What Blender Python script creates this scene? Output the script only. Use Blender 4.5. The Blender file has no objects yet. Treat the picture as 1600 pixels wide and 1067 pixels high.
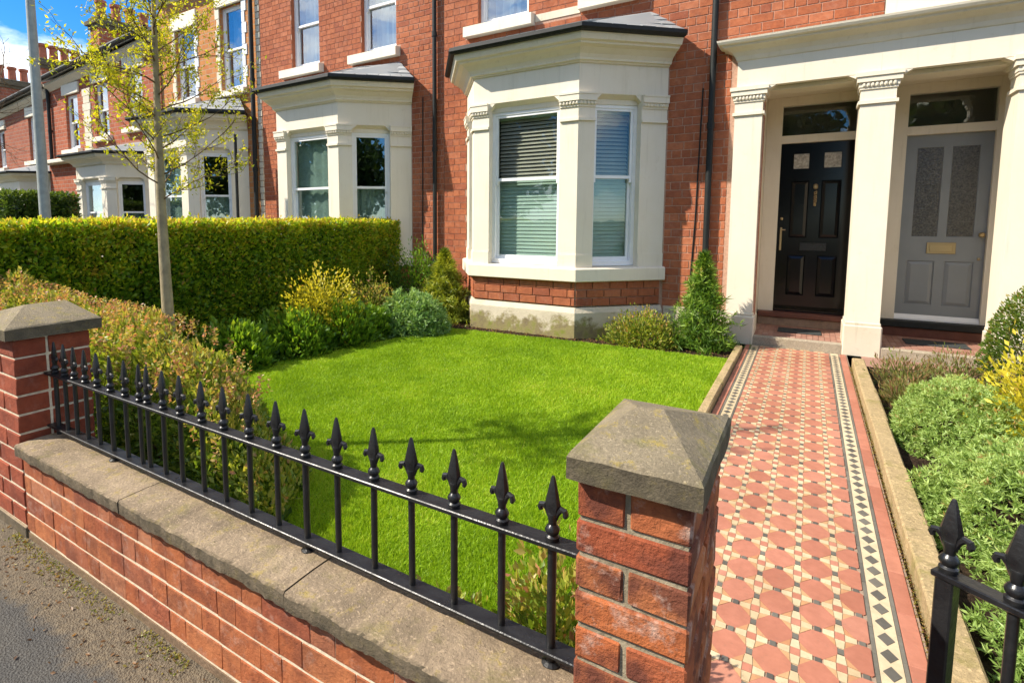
import bpy, math, random
import numpy as np
from mathutils import Matrix, Vector

random.seed(7)
RNG = np.random.default_rng(11)
S = bpy.context.scene
COL = S.collection
R = math.radians

# ------------------------------------------------------------------ camera
cam_d = bpy.data.cameras.new('camera')
cam = bpy.data.objects.new('camera', cam_d)
COL.objects.link(cam)
cam_d.sensor_width = 36.0
cam_d.lens = 36.0 * 863.428 / 1600
cam_d.shift_x = (800 - 691.5) / 1600
cam_d.shift_y = -(533.5 - 424.5) / 1600
cam_d.clip_start = 0.02
cam_d.clip_end = 2000
A = [[0.8343757343, 0.0500945716, -0.5489149915],
     [0.0018796094, 0.9955971632, 0.0937163580],
     [0.5511928892, -0.0792264008, 0.8306079559]]      # columns: right, down, forward in (x, down, depth)
def _ax(i, s): return Vector((s * A[0][i], s * A[2][i], -s * A[1][i]))
rx, ry, rz = _ax(0, 1), _ax(1, -1), _ax(2, -1)
cam.matrix_world = Matrix(((rx.x, ry.x, rz.x, 0), (rx.y, ry.y, rz.y, 0), (rx.z, ry.z, rz.z, 1.5), (0, 0, 0, 1)))
S.camera = cam

# ------------------------------------------------------------------ light
SUN_AZ, SUN_EL = R(52), R(42)          # azimuth left of the street-facing normal
sd = Vector((-math.sin(SUN_AZ) * math.cos(SUN_EL), -math.cos(SUN_AZ) * math.cos(SUN_EL), math.sin(SUN_EL)))
W = bpy.data.worlds.new('World')
S.world = W
W.use_nodes = True
nt = W.node_tree
for n in list(nt.nodes): nt.nodes.remove(n)
wo = nt.nodes.new('ShaderNodeOutputWorld')
bg = nt.nodes.new('ShaderNodeBackground')
sky = nt.nodes.new('ShaderNodeTexSky')
sky.sky_type = 'NISHITA'
sky.sun_disc = False
sky.sun_elevation = SUN_EL
sky.sun_rotation = math.atan2(sd.x, sd.y)
sky.air_density = 0.8
sky.dust_density = 0.0
sky.ozone_density = 4.5
bg.inputs[1].default_value = 0.15
# fair-weather clouds over the whole sky
tc = nt.nodes.new('ShaderNodeTexCoord')
mp = nt.nodes.new('ShaderNodeMapping'); mp.inputs['Scale'].default_value = (1, 1, 2.6); mp.inputs['Location'].default_value = (7.2, 0.2, 0.27)
no = nt.nodes.new('ShaderNodeTexNoise'); no.inputs['Scale'].default_value = 2.6; no.inputs['Detail'].default_value = 8; no.inputs['Roughness'].default_value = 0.58
cr = nt.nodes.new('ShaderNodeValToRGB'); cr.color_ramp.elements[0].position = 0.47; cr.color_ramp.elements[1].position = 0.62
mx = nt.nodes.new('ShaderNodeMix'); mx.data_type = 'RGBA'
mx.inputs['B'].default_value = (7.0, 6.95, 6.8, 1)
nt.links.new(tc.outputs['Generated'], mp.inputs['Vector']); nt.links.new(mp.outputs[0], no.inputs['Vector'])
nt.links.new(no.outputs['Fac'], cr.inputs[0]); nt.links.new(cr.outputs[0], mx.inputs['Factor'])
hs = nt.nodes.new('ShaderNodeHueSaturation'); hs.inputs['Saturation'].default_value = 1.3; hs.inputs['Value'].default_value = .68
nt.links.new(sky.outputs[0], hs.inputs['Color']); nt.links.new(hs.outputs[0], mx.inputs['A']); nt.links.new(mx.outputs['Result'], bg.inputs[0]); nt.links.new(bg.outputs[0], wo.inputs[0])
sl = bpy.data.lights.new('sun', 'SUN'); sl.energy = 3.8; sl.angle = R(0.5); sl.color = (1.0, 0.92, 0.79)
so = bpy.data.objects.new('sun', sl); COL.objects.link(so)
so.rotation_euler = sd.to_track_quat('Z', 'Y').to_euler()
S.view_settings.view_transform = 'Standard'; S.view_settings.look = 'None'
S.view_settings.exposure = 1.15; S.view_settings.gamma = 1.0; S.view_settings.use_curve_mapping = False

# ------------------------------------------------------------------ materials
def lin(c):
    return tuple(((v / 255) / 12.92 if v / 255 <= 0.04045 else ((v / 255 + 0.055) / 1.055) ** 2.4) for v in c)
class Mat:
    def __init__(s, name):
        s.m = bpy.data.materials.new(name); s.m.use_nodes = True
        s.n = s.m.node_tree.nodes; s.l = s.m.node_tree.links
        s.b = s.n['Principled BSDF']; s.out = s.n['Material Output']
        s.co = None
    def node(s, t, **k):
        n = s.n.new('ShaderNode' + t)
        for a, v in k.items(): setattr(n, a, v)
        return n
    def coord(s):
        if not s.co: s.co = s.node('TexCoord')
        return s.co.outputs['Object']
    def noise(s, scale, detail=4, rough=.55, vec=None, stretch=None):
        n = s.node('TexNoise'); n.inputs['Scale'].default_value = scale; n.inputs['Detail'].default_value = detail; n.inputs['Roughness'].default_value = rough
        v = vec or s.coord()
        if stretch:
            m = s.node('Mapping'); m.inputs['Scale'].default_value = stretch; s.l.new(v, m.inputs['Vector']); v = m.outputs[0]
        s.l.new(v, n.inputs['Vector']); return n.outputs['Fac']
    def ramp(s, fac, stops):
        r = s.node('ValToRGB'); e = r.color_ramp.elements
        while len(e) < len(stops): e.new(0.5)
        for i, (p, c) in enumerate(stops):
            e[i].position = p; e[i].color = (c[0], c[1], c[2], 1) if not isinstance(c, (int, float)) else (c, c, c, 1)
        s.l.new(fac, r.inputs[0]); return r.outputs[0]
    def mix(s, fac, a, b, mode='MIX'):
        m = s.node('Mix', data_type='RGBA', blend_type=mode)
        for k, v in (('Factor', fac), ('A', a), ('B', b)):
            i = [x for x in m.inputs if x.name == k and (x.type == 'RGBA' if k != 'Factor' else x.type == 'VALUE')][0]
            if isinstance(v, (int, float)): i.default_value = v
            elif isinstance(v, tuple): i.default_value = (v[0], v[1], v[2], 1)
            else: s.l.new(v, i)
        return [o for o in m.outputs if o.type == 'RGBA'][0]
    def math(s, op, a, b=None):
        m = s.node('Math', operation=op)
        for i, v in enumerate((a, b)):
            if v is None: continue
            if isinstance(v, (int, float)): m.inputs[i].default_value = v
            else: s.l.new(v, m.inputs[i])
        return m.outputs[0]
    def rnd(s):
        oi = s.node('ObjectInfo'); g = s.node('NewGeometry')
        return s.math('FRACT', s.math('ADD', oi.outputs['Random'], g.outputs['Random Per Island']))
    def color(s, c):
        if isinstance(c, tuple): s.b.inputs['Base Color'].default_value = (c[0], c[1], c[2], 1)
        else: s.l.new(c, s.b.inputs['Base Color'])
        return s
    def bump(s, h, dist=.01, strength=.6):
        b = s.node('Bump'); b.inputs['Strength'].default_value = strength; b.inputs['Distance'].default_value = dist
        s.l.new(h, b.inputs['Height']); s.l.new(b.outputs[0], s.b.inputs['Normal']); return s
    def rough(s, v, spec=None):
        if isinstance(v, (int, float)): s.b.inputs['Roughness'].default_value = v
        else: s.l.new(v, s.b.inputs['Roughness'])
        if spec is not None: s.b.inputs['Specular IOR Level'].default_value = spec
        return s

def brick_mat(name, cols, scorch=.0, white=.0, bump=.006):
    m = Mat(name)
    r = m.rnd()
    base = m.ramp(r, [(i / (len(cols) - 1), c) for i, c in enumerate(cols)])
    geo = m.node('NewGeometry')
    pos = geo.outputs['Position']
    n1 = m.noise(23, 5, .6, vec=pos)
    c = m.mix(m.ramp(n1, [(.3, 0.0), (.75, 1.0)]), base, m.mix(1.0, base, (.72, .62, .6), 'MULTIPLY'))
    if scorch:
        n2 = m.noise(9, 4, .6, vec=pos)
        c = m.mix(m.math('MULTIPLY', m.ramp(n2, [(.44, 0.0), (.60, 1.0)]), scorch), c, (.10, .032, .022))
    if white:
        n3 = m.noise(14, 6, .7, vec=pos)
        c = m.mix(m.math('MULTIPLY', m.ramp(n3, [(.54, 0.0), (.68, 1.0)]), white), c, (.50, .36, .29))
    big = m.noise(1.1, 5, .65, vec=pos)
    c = m.mix(m.ramp(big, [(.36, .32), (.6, 0.0)]), c, m.mix(1.0, c, (.62, .58, .58), 'MULTIPLY'))
    m.color(c); m.rough(.85, .25)
    nb = m.noise(70, 4, .7, vec=pos)
    m.bump(nb, bump, .7)
    return m.m
FACADE_BRICK = brick_mat('facade_brick', [(.38, .115, .048), (.43, .14, .06), (.46, .155, .068), (.40, .125, .055), (.50, .18, .085), (.33, .10, .05)], .18, .14)
PIER_BRICK = brick_mat('pier_brick', [(.41, .12, .044), (.47, .15, .05), (.37, .10, .04), (.50, .18, .066), (.33, .085, .038)], .85, .75, .008)
WALL_BRICK = brick_mat('garden_wall_brick', [(.44, .145, .055), (.38, .115, .045), (.49, .18, .072), (.42, .13, .05), (.34, .10, .05), (.46, .19, .095)], .5, .3, .006)
OLD_BRICK = brick_mat('old_pier_brick', [(.31, .075, .036), (.36, .09, .042), (.27, .065, .032)], .3, .12, .008)

def plain(name, c, rough=.8, spec=.3, nscale=30, amount=.18, bump=.0, bscale=90, nscale2=None):
    m = Mat(name)
    d = tuple(v * (1 - amount) for v in c); e = tuple(min(1, v * (1 + amount * .6)) for v in c)
    f = m.noise(nscale, 5, .6, vec=m.node('NewGeometry').outputs['Position'])
    m.color(m.ramp(f, [(.3, d), (.7, e)])); m.rough(rough, spec)
    if bump: m.bump(m.noise(bscale, 4, .65, vec=m.node('NewGeometry').outputs['Position']), bump, .6)
    return m.m
MORTAR_FACADE = plain('pink_mortar', (.47, .29, .21), .95, .1, 40, .25, .004)
MORTAR_CREAM = plain('cream_mortar', (.66, .55, .40), .95, .1, 40, .2, .004)
MORTAR_PIER = plain('grey_tan_mortar', (.30, .25, .17), .95, .1, 30, .35, .006)

def stone_paint(name, c, dirt=.25):
    m = Mat(name)
    pos = m.node('NewGeometry').outputs['Position']
    n = m.noise(2.2, 6, .65, vec=pos); n2 = m.noise(38, 4, .6, vec=pos)
    st = m.noise(3.0, 5, .6, vec=pos, stretch=(3.2, 3.2, .35))
    c0 = m.mix(m.ramp(n, [(.35, 0.0), (.75, dirt)]), c, tuple(v * f for v, f in zip(c, (.82, .76, .62))))
    c1 = m.mix(m.ramp(st, [(.55, 0.0), (.8, dirt)]), c0, tuple(v * f for v, f in zip(c, (.72, .68, .58))))
    fl = m.noise(7, 6, .75, vec=pos)
    c1 = m.mix(m.ramp(fl, [(.60, 0.0), (.72, dirt * 1.2)]), c1, tuple(v * f for v, f in zip(c, (.66, .60, .48))))
    st2 = m.noise(9, 4, .6, vec=pos, stretch=(2.5, 2.5, .16))
    c1 = m.mix(m.ramp(st2, [(.58, 0.0), (.78, dirt * 1.5)]), c1, tuple(v * f for v, f in zip(c, (.62, .60, .54))))
    m.color(c1); m.rough(.6, .35); m.bump(n2, .004, .35)
    return m.m
CREAM = stone_paint('cream_painted_stone', (.74, .67, .54))
CREAM_OLD = stone_paint('weathered_cream_stone', (.64, .57, .45), .5)
WHITE = plain('white_paint', (.80, .80, .79), .35, .5, 8, .05)
SLATE_M = Mat('slate'); SLATE_M.color(SLATE_M.mix(SLATE_M.noise(6), SLATE_M.ramp(SLATE_M.rnd(), [(0, (.22, .25, .27)), (.6, (.30, .33, .35)), (1, (.42, .44, .44))]), (.30, .30, .28))); SLATE_M.rough(.5, .5); SLATE = SLATE_M.m
BLACK_METAL = Mat('black_gloss_metal'); BLACK_METAL.color(BLACK_METAL.mix(BLACK_METAL.ramp(BLACK_METAL.noise(60, 5, .7, vec=BLACK_METAL.node('NewGeometry').outputs['Position']), [(.66, 0.0), (.74, .8)]), BLACK_METAL.ramp(BLACK_METAL.noise(35), [(.3, (.006, .006, .007)), (.8, (.018, .018, .019))]), (.06, .026, .014))).rough(BLACK_METAL.ramp(BLACK_METAL.noise(18), [(.3, .25), (.7, .48)]), .5).bump(BLACK_METAL.noise(120, 3), .002, .5); BLACK_METAL = BLACK_METAL.m
BLACK_DOOR = plain('black_door_paint', (.005, .005, .006), .14, .3, 3, .2)
GREY_DOOR = plain('grey_door_paint', (.22, .235, .24), .42, .45, 3, .08)
GUTTER = plain('dark_gutter', (.014, .016, .015), .6, .3, 20, .3)
BRASS = Mat('aged_brass'); BRASS.color((.46, .35, .19)).rough(.45); BRASS.b.inputs['Metallic'].default_value = 1; BRASS = BRASS.m
STEEL = Mat('satin_steel'); STEEL.color((.55, .55, .53)).rough(.35); STEEL.b.inputs['Metallic'].default_value = 1; STEEL = STEEL.m
GALV = plain('galvanised_grey', (.30, .33, .31), .6, .4, 9, .18)
ROOM = plain('dim_room', (.16, .14, .12), .9, .1, 2, .2)
BLIND = plain('pale_green_blind', (.40, .50, .44), .6, .3, 5, .08)
BLIND_BROWN = plain('brown_blind', (.40, .35, .29), .6, .3, 5, .1)
CURTAIN = plain('net_curtain', (.36, .43, .48), .9, .1, 5, .1)
NET = plain('pale_green_net', (.36, .43, .39), .9, .1, 5, .1)
CLAY = plain('chimney_pot_clay', (.40, .13, .07), .8, .2, 6, .3)
MAT_RUBBER = plain('dark_doormat', (.05, .055, .055), .95, .1, 120, .5, .004, 200)

def stained_stone(name, c, moss=.0, dark=.5, scale=5, bump=.012, lichen=.0):
    m = Mat(name)
    pos = m.node('NewGeometry').outputs['Position']
    n1 = m.noise(scale, 6, .65, vec=pos); n2 = m.noise(scale * 9, 5, .7, vec=pos)
    cc = m.mix(m.ramp(n1, [(.3, dark), (.62, 0.0)]), c, tuple(v * .42 for v in c))
    cc = m.mix(m.ramp(n2, [(.35, .55), (.65, 0.0)]), cc, tuple(v * .55 for v in c))
    cc = m.mix(m.ramp(m.noise(scale * 30, 3, .6, vec=pos), [(.30, .6), (.46, 0.0)]), cc, tuple(v * .35 for v in c))
    cc = m.mix(m.ramp(m.noise(scale * 22, 3, .6, vec=pos), [(.56, 0.0), (.70, .55)]), cc, tuple(min(1, v * 1.6) for v in c))
    if moss:
        n3 = m.noise(scale * 1.7, 6, .7, vec=pos)
        cc = m.mix(m.math('MULTIPLY', m.ramp(n3, [(.52, 0.0), (.66, 1.0)]), moss), cc, (.17, .16, .03))
    if lichen:
        n4 = m.noise(scale * 4, 5, .75, vec=pos)
        cc = m.mix(m.math('MULTIPLY', m.ramp(n4, [(.56, 0.0), (.68, 1.0)]), lichen), cc, (.33, .25, .06))
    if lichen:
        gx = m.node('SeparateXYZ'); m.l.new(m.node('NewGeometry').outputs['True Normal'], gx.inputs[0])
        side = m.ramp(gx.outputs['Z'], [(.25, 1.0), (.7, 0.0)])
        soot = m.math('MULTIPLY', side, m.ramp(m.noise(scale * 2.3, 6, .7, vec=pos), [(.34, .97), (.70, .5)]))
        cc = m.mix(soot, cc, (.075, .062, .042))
    m.color(cc); m.rough(.9, .2); m.bump(m.noise(scale * 14, 6, .75, vec=pos), bump, .9)
    return m.m
COPING = stained_stone('coping_sandstone', (.39, .295, .195), .35, .9, 5, .010, .7)
CAP = stained_stone('pier_cap_sandstone', (.30, .245, .16), .4, .7, 8, .007, .9)
KERB = stained_stone('kerb_sandstone', (.46, .34, .18), .6, .35, 3, .01)
PLINTH = Mat('mossy_plinth')
_g = PLINTH.node('NewGeometry'); _sx = PLINTH.node('SeparateXYZ'); PLINTH.l.new(_g.outputs['Position'], _sx.inputs[0])
_n = PLINTH.noise(5, 6, .7, vec=_g.outputs['Position']); _h = PLINTH.math('SUBTRACT', _n, PLINTH.math('MULTIPLY', _sx.outputs['Z'], 1.25))
_f = PLINTH.ramp(_h, [(.20, 0.0), (.34, 1.0)])
_moss = PLINTH.ramp(PLINTH.noise(9, 5, .6, vec=_g.outputs['Position']), [(.35, (.20, .155, .09)), (.55, (.27, .23, .10)), (.72, (.20, .22, .04))])
PLINTH.color(PLINTH.mix(_f, PLINTH.ramp(PLINTH.noise(3, 5, .6, vec=_g.outputs['Position']), [(.3, (.50, .43, .32)), (.7, (.66, .58, .44))]), _moss)).rough(.9, .2).bump(PLINTH.noise(40, 5, .7, vec=_g.outputs['Position']), .008, .7)
PLINTH = PLINTH.m

def tile_mat(name, cols):
    m = Mat(name); pos = m.node('NewGeometry').outputs['Position']
    b = m.ramp(m.rnd(), [(i / (len(cols) - 1), c) for i, c in enumerate(cols)])
    n = m.noise(26, 5, .65, vec=pos)
    b = m.mix(m.ramp(n, [(.35, .45), (.65, 0.0)]), b, m.mix(1.0, b, (.72, .68, .66), 'MULTIPLY'))
    b = m.mix(m.ramp(m.noise(1.7, 6, .7, vec=pos), [(.40, .45), (.62, 0.0)]), b, m.mix(1.0, b, (.66, .60, .56), 'MULTIPLY'))
    m.color(m.mix(m.ramp(m.noise(60, 4, .75, vec=pos), [(.60, 0.0), (.74, .55)]), b, (.17, .12, .085)))
    m.rough(m.ramp(m.noise(8, 4, .6, vec=pos), [(.3, .45), (.7, .7)]), .35); m.bump(m.noise(50, 3, .6, vec=pos), .0012, .5)
    return m.m
T_RED = tile_mat('terracotta_tile', [(.42, .165, .105), (.46, .19, .125), (.38, .145, .092), (.48, .215, .145), (.44, .175, .11)])
T_CREAM = tile_mat('cream_tile', [(.55, .44, .27), (.60, .50, .33), (.49, .38, .22)])
T_ORANGE = tile_mat('buff_tile', [(.50, .27, .13), (.54, .33, .17), (.45, .21, .10)])
T_DARK = tile_mat('dark_tile', [(.11, .105, .09), (.16, .15, .125), (.085, .08, .07)])
T_GREY = tile_mat('grey_border_tile', [(.14, .135, .11), (.18, .17, .14), (.11, .105, .09)])
T_STEP = tile_mat('pink_step_tile', [(.36, .19, .14), (.30, .15, .11), (.42, .26, .2)])
GROUT = plain('tile_grout', (.30, .22, .16), .95, .1, 60, .3)

SOIL = Mat('garden_soil'); _p = SOIL.node('NewGeometry').outputs['Position']
SOIL.color(SOIL.ramp(SOIL.noise(22, 6, .7, vec=_p), [(.3, (.022, .014, .009)), (.55, (.055, .035, .022)), (.75, (.11, .07, .045))])).rough(.95, .1).bump(SOIL.noise(30, 6, .75, vec=_p), .04, 1.0); SOIL = SOIL.m
TURF = Mat('turf_base'); _p = TURF.node('NewGeometry').outputs['Position']
TURF.color(TURF.ramp(TURF.noise(40, 5, .7, vec=_p), [(.3, (.11, .19, .006)), (.7, (.19, .30, .012))])).rough(.95, .1); TURF = TURF.m
ASPH = Mat('pavement_asphalt'); _g = ASPH.node('NewGeometry'); _sx = ASPH.node('SeparateXYZ'); ASPH.l.new(_g.outputs['Position'], _sx.inputs[0])
_v = ASPH.node('TexVoronoi'); _v.inputs['Scale'].default_value = 150; ASPH.l.new(_g.outputs['Position'], _v.inputs['Vector'])
_base = ASPH.ramp(ASPH.noise(160, 3, .7, vec=_g.outputs['Position']), [(.3, (.030, .030, .029)), (.55, (.062, .060, .056)), (.75, (.16, .15, .135))])
_patch = ASPH.mix(ASPH.ramp(ASPH.noise(3.5, 5, .6, vec=_g.outputs['Position']), [(.35, .0), (.7, .45)]), _base, (.13, .115, .09))
_edge = ASPH.math('ADD', _sx.outputs['Y'], ASPH.math('MULTIPLY', ASPH.noise(6, 5, .65, vec=_g.outputs['Position']), .34))
_dirt = ASPH.mix(ASPH.ramp(ASPH.noise(45, 5, .7, vec=_g.outputs['Position']), [(.3, 0.0), (.7, 1.0)]), (.065, .05, .033), (.22, .17, .105))
_f = ASPH.ramp(_edge, [(.93, 0.0), (1.13, .8)])
ASPH.color(ASPH.mix(_f, _patch, _dirt)).rough(.85, .3).bump(_v.outputs['Distance'], .006, .8); ASPH = ASPH.m
ROAD = plain('road_asphalt', (.05, .05, .05), .85, .3, 60, .3, .004)
GROUND = plain('far_ground', (.08, .09, .05), .95, .1, .5, .4)

def glass_mat(name, tint=(.85, .9, .88), base=.16, rough=.01):
    m = Mat(name); m.n.remove(m.b)
    t = m.node('BsdfTransparent'); t.inputs[0].default_value = (*tint, 1)
    g = m.node('BsdfGlossy'); g.inputs['Roughness'].default_value = rough; g.inputs['Color'].default_value = (.95, .97, 1, 1)
    lw = m.node('LayerWeight'); lw.inputs['Blend'].default_value = .5
    wob = m.node('Bump'); wob.inputs['Strength'].default_value = .06; wob.inputs['Distance'].default_value = .02
    m.l.new(m.noise(3.0, 2, .5, vec=m.node('NewGeometry').outputs['Position']), wob.inputs['Height'])
    m.l.new(wob.outputs[0], g.inputs['Normal'])
    f = m.math('ADD', m.math('POWER', lw.outputs['Facing'], 4.0), base)
    mxs = m.node('MixShader'); m.l.new(f, mxs.inputs[0]); m.l.new(t.outputs[0], mxs.inputs[1]); m.l.new(g.outputs[0], mxs.inputs[2])
    m.l.new(mxs.outputs[0], m.out.inputs[0]); return m.m
GLASS = glass_mat('window_glass', (.90, .94, .92), .05)
GLASS_MID = glass_mat('reflective_glass', (.86, .92, .9), .16)
GLASS_SKY = glass_mat('upstairs_glass', (.7, .76, .78), .20)
GLASS_FROST = Mat('obscured_glass'); GLASS_FROST.color(GLASS_FROST.ramp(GLASS_FROST.noise(55, 4, .7, vec=GLASS_FROST.node('NewGeometry').outputs['Position']), [(.35, (.03, .03, .026)), (.7, (.14, .13, .11))])).rough(.18, .6).bump(GLASS_FROST.noise(45, 3, .6, vec=GLASS_FROST.node('NewGeometry').outputs['Position']), .01, .6); GLASS_FROST = GLASS_FROST.m

def leaf_mat(name, stops, trans=.38, rough=.42, spec=.4):
    m = Mat(name)
    at = m.node('Attribute'); at.attribute_name = 'tint'
    c = m.ramp(at.outputs['Fac'], stops)
    m.color(c); m.rough(rough, spec)
    tr = m.node('BsdfTranslucent'); m.l.new(m.mix(1.0, c, (1.35, 1.25, .6), 'MULTIPLY'), tr.inputs[0])
    ms = m.node('MixShader'); ms.inputs[0].default_value = trans
    m.l.new(m.b.outputs[0], ms.inputs[1]); m.l.new(tr.outputs[0], ms.inputs[2]); m.l.new(ms.outputs[0], m.out.inputs[0])
    return m.m
L_PRIVET = leaf_mat('privet_leaf', [(0, (.05, .10, .010)), (.35, (.14, .28, .018)), (.65, (.33, .46, .03)), (.93, (.58, .54, .04)), (1, (.45, .28, .08))], .56)
L_PHOT = leaf_mat('spring_barberry_leaf', [(0, (.06, .12, .015)), (.35, (.18, .27, .03)), (.6, (.38, .40, .06)), (.82, (.50, .34, .12)), (1, (.52, .22, .13))], .42)
L_GOLD = leaf_mat('golden_leaf', [(0, (.18, .20, .015)), (.4, (.50, .46, .03)), (.8, (.74, .62, .06)), (1, (.60, .34, .09))])
L_GREEN = leaf_mat('bright_green_leaf', [(0, (.035, .09, .010)), (.45, (.14, .27, .02)), (.85, (.30, .44, .03)), (1, (.45, .48, .04))])
L_SAGE = leaf_mat('grey_green_leaf', [(0, (.06, .14, .03)), (.5, (.19, .34, .09)), (1, (.38, .52, .20))])
L_HEBE = leaf_mat('pale_hebe_leaf', [(0, (.08, .15, .03)), (.45, (.26, .39, .09)), (.85, (.46, .59, .19)), (1, (.38, .25, .09))])
L_CONIF = leaf_mat('conifer_needle', [(0, (.04, .10, .015)), (.5, (.15, .28, .03)), (.9, (.33, .46, .07)), (1, (.45, .35, .12))])
L_GOLDCON = leaf_mat('golden_conifer_needle', [(0, (.07, .12, .014)), (.5, (.28, .34, .03)), (1, (.56, .54, .06))])
L_TREE = leaf_mat('young_tree_leaf', [(0, (.28, .35, .018)), (.5, (.48, .49, .024)), (1, (.68, .58, .03))], .5)
L_RED = leaf_mat('red_tipped_leaf', [(0, (.035, .075, .012)), (.5, (.12, .20, .025)), (.8, (.25, .25, .04)), (1, (.42, .10, .05))])
L_HEATH = leaf_mat('heather_leaf', [(0, (.06, .09, .02)), (.5, (.17, .20, .05)), (.8, (.28, .15, .08)), (1, (.20, .30, .05))])
L_DARK = leaf_mat('dark_leaf', [(0, (.018, .045, .008)), (.6, (.06, .11, .018)), (1, (.14, .20, .03))])
L_GRASS = leaf_mat('grass_blade', [(0, (.145, .26, .008)), (.5, (.27, .43, .014)), (.85, (.41, .55, .03)), (1, (.50, .52, .08))], .35, .5, .25)
L_LITTER = leaf_mat('dry_leaf', [(0, (.12, .06, .03)), (.5, (.28, .15, .06)), (.8, (.3, .26, .05)), (1, (.14, .18, .02))])
BARK = plain('smooth_bark', (.30, .25, .15), .85, .2, 14, .35, .006, 60)
TWIG = plain('twig', (.16, .11, .06), .9, .1, 20, .3)

# ------------------------------------------------------------------ mesh helpers
def np_mesh(name, V, F, mat, tint=None, smooth=False):
    V = np.asarray(V, np.float32).reshape(-1, 3); F = np.asarray(F, np.int32); k = F.shape[1]
    me = bpy.data.meshes.new(name)
    me.vertices.add(len(V)); me.vertices.foreach_set('co', V.ravel())
    me.loops.add(F.size); me.loops.foreach_set('vertex_index', F.ravel())
    me.polygons.add(len(F)); me.polygons.foreach_set('loop_start', np.arange(0, F.size, k, dtype=np.int32))
    me.update(calc_edges=True)
    if tint is not None:
        a = me.attributes.new('tint', 'FLOAT', 'POINT'); a.data.foreach_set('value', np.asarray(tint, np.float32))
    if smooth: me.polygons.foreach_set('use_smooth', np.ones(len(F), bool))
    me.materials.append(mat)
    return me
ORIGIN = {}
def link(name, data, parent=None, loc=(0, 0, 0)):
    """loc is a world position; children keep their parent's frame (no rotation on parents built here)."""
    o = bpy.data.objects.new(name, data); COL.objects.link(o)
    ORIGIN[o.name] = Vector(loc)
    if parent is not None:
        o.parent = parent; o.location = Vector(loc) - ORIGIN[parent.name]
    else: o.location = loc
    return o
def tag(o, label=None, cat=None, group=None, kind=None):
    if label: o['label'] = label
    if cat: o['category'] = cat
    if group: o['group'] = group
    if kind: o['kind'] = kind
    return o
def thing(name, loc, label, cat, group=None):
    return tag(link(name, None, None, loc), label, cat, group)

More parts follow.
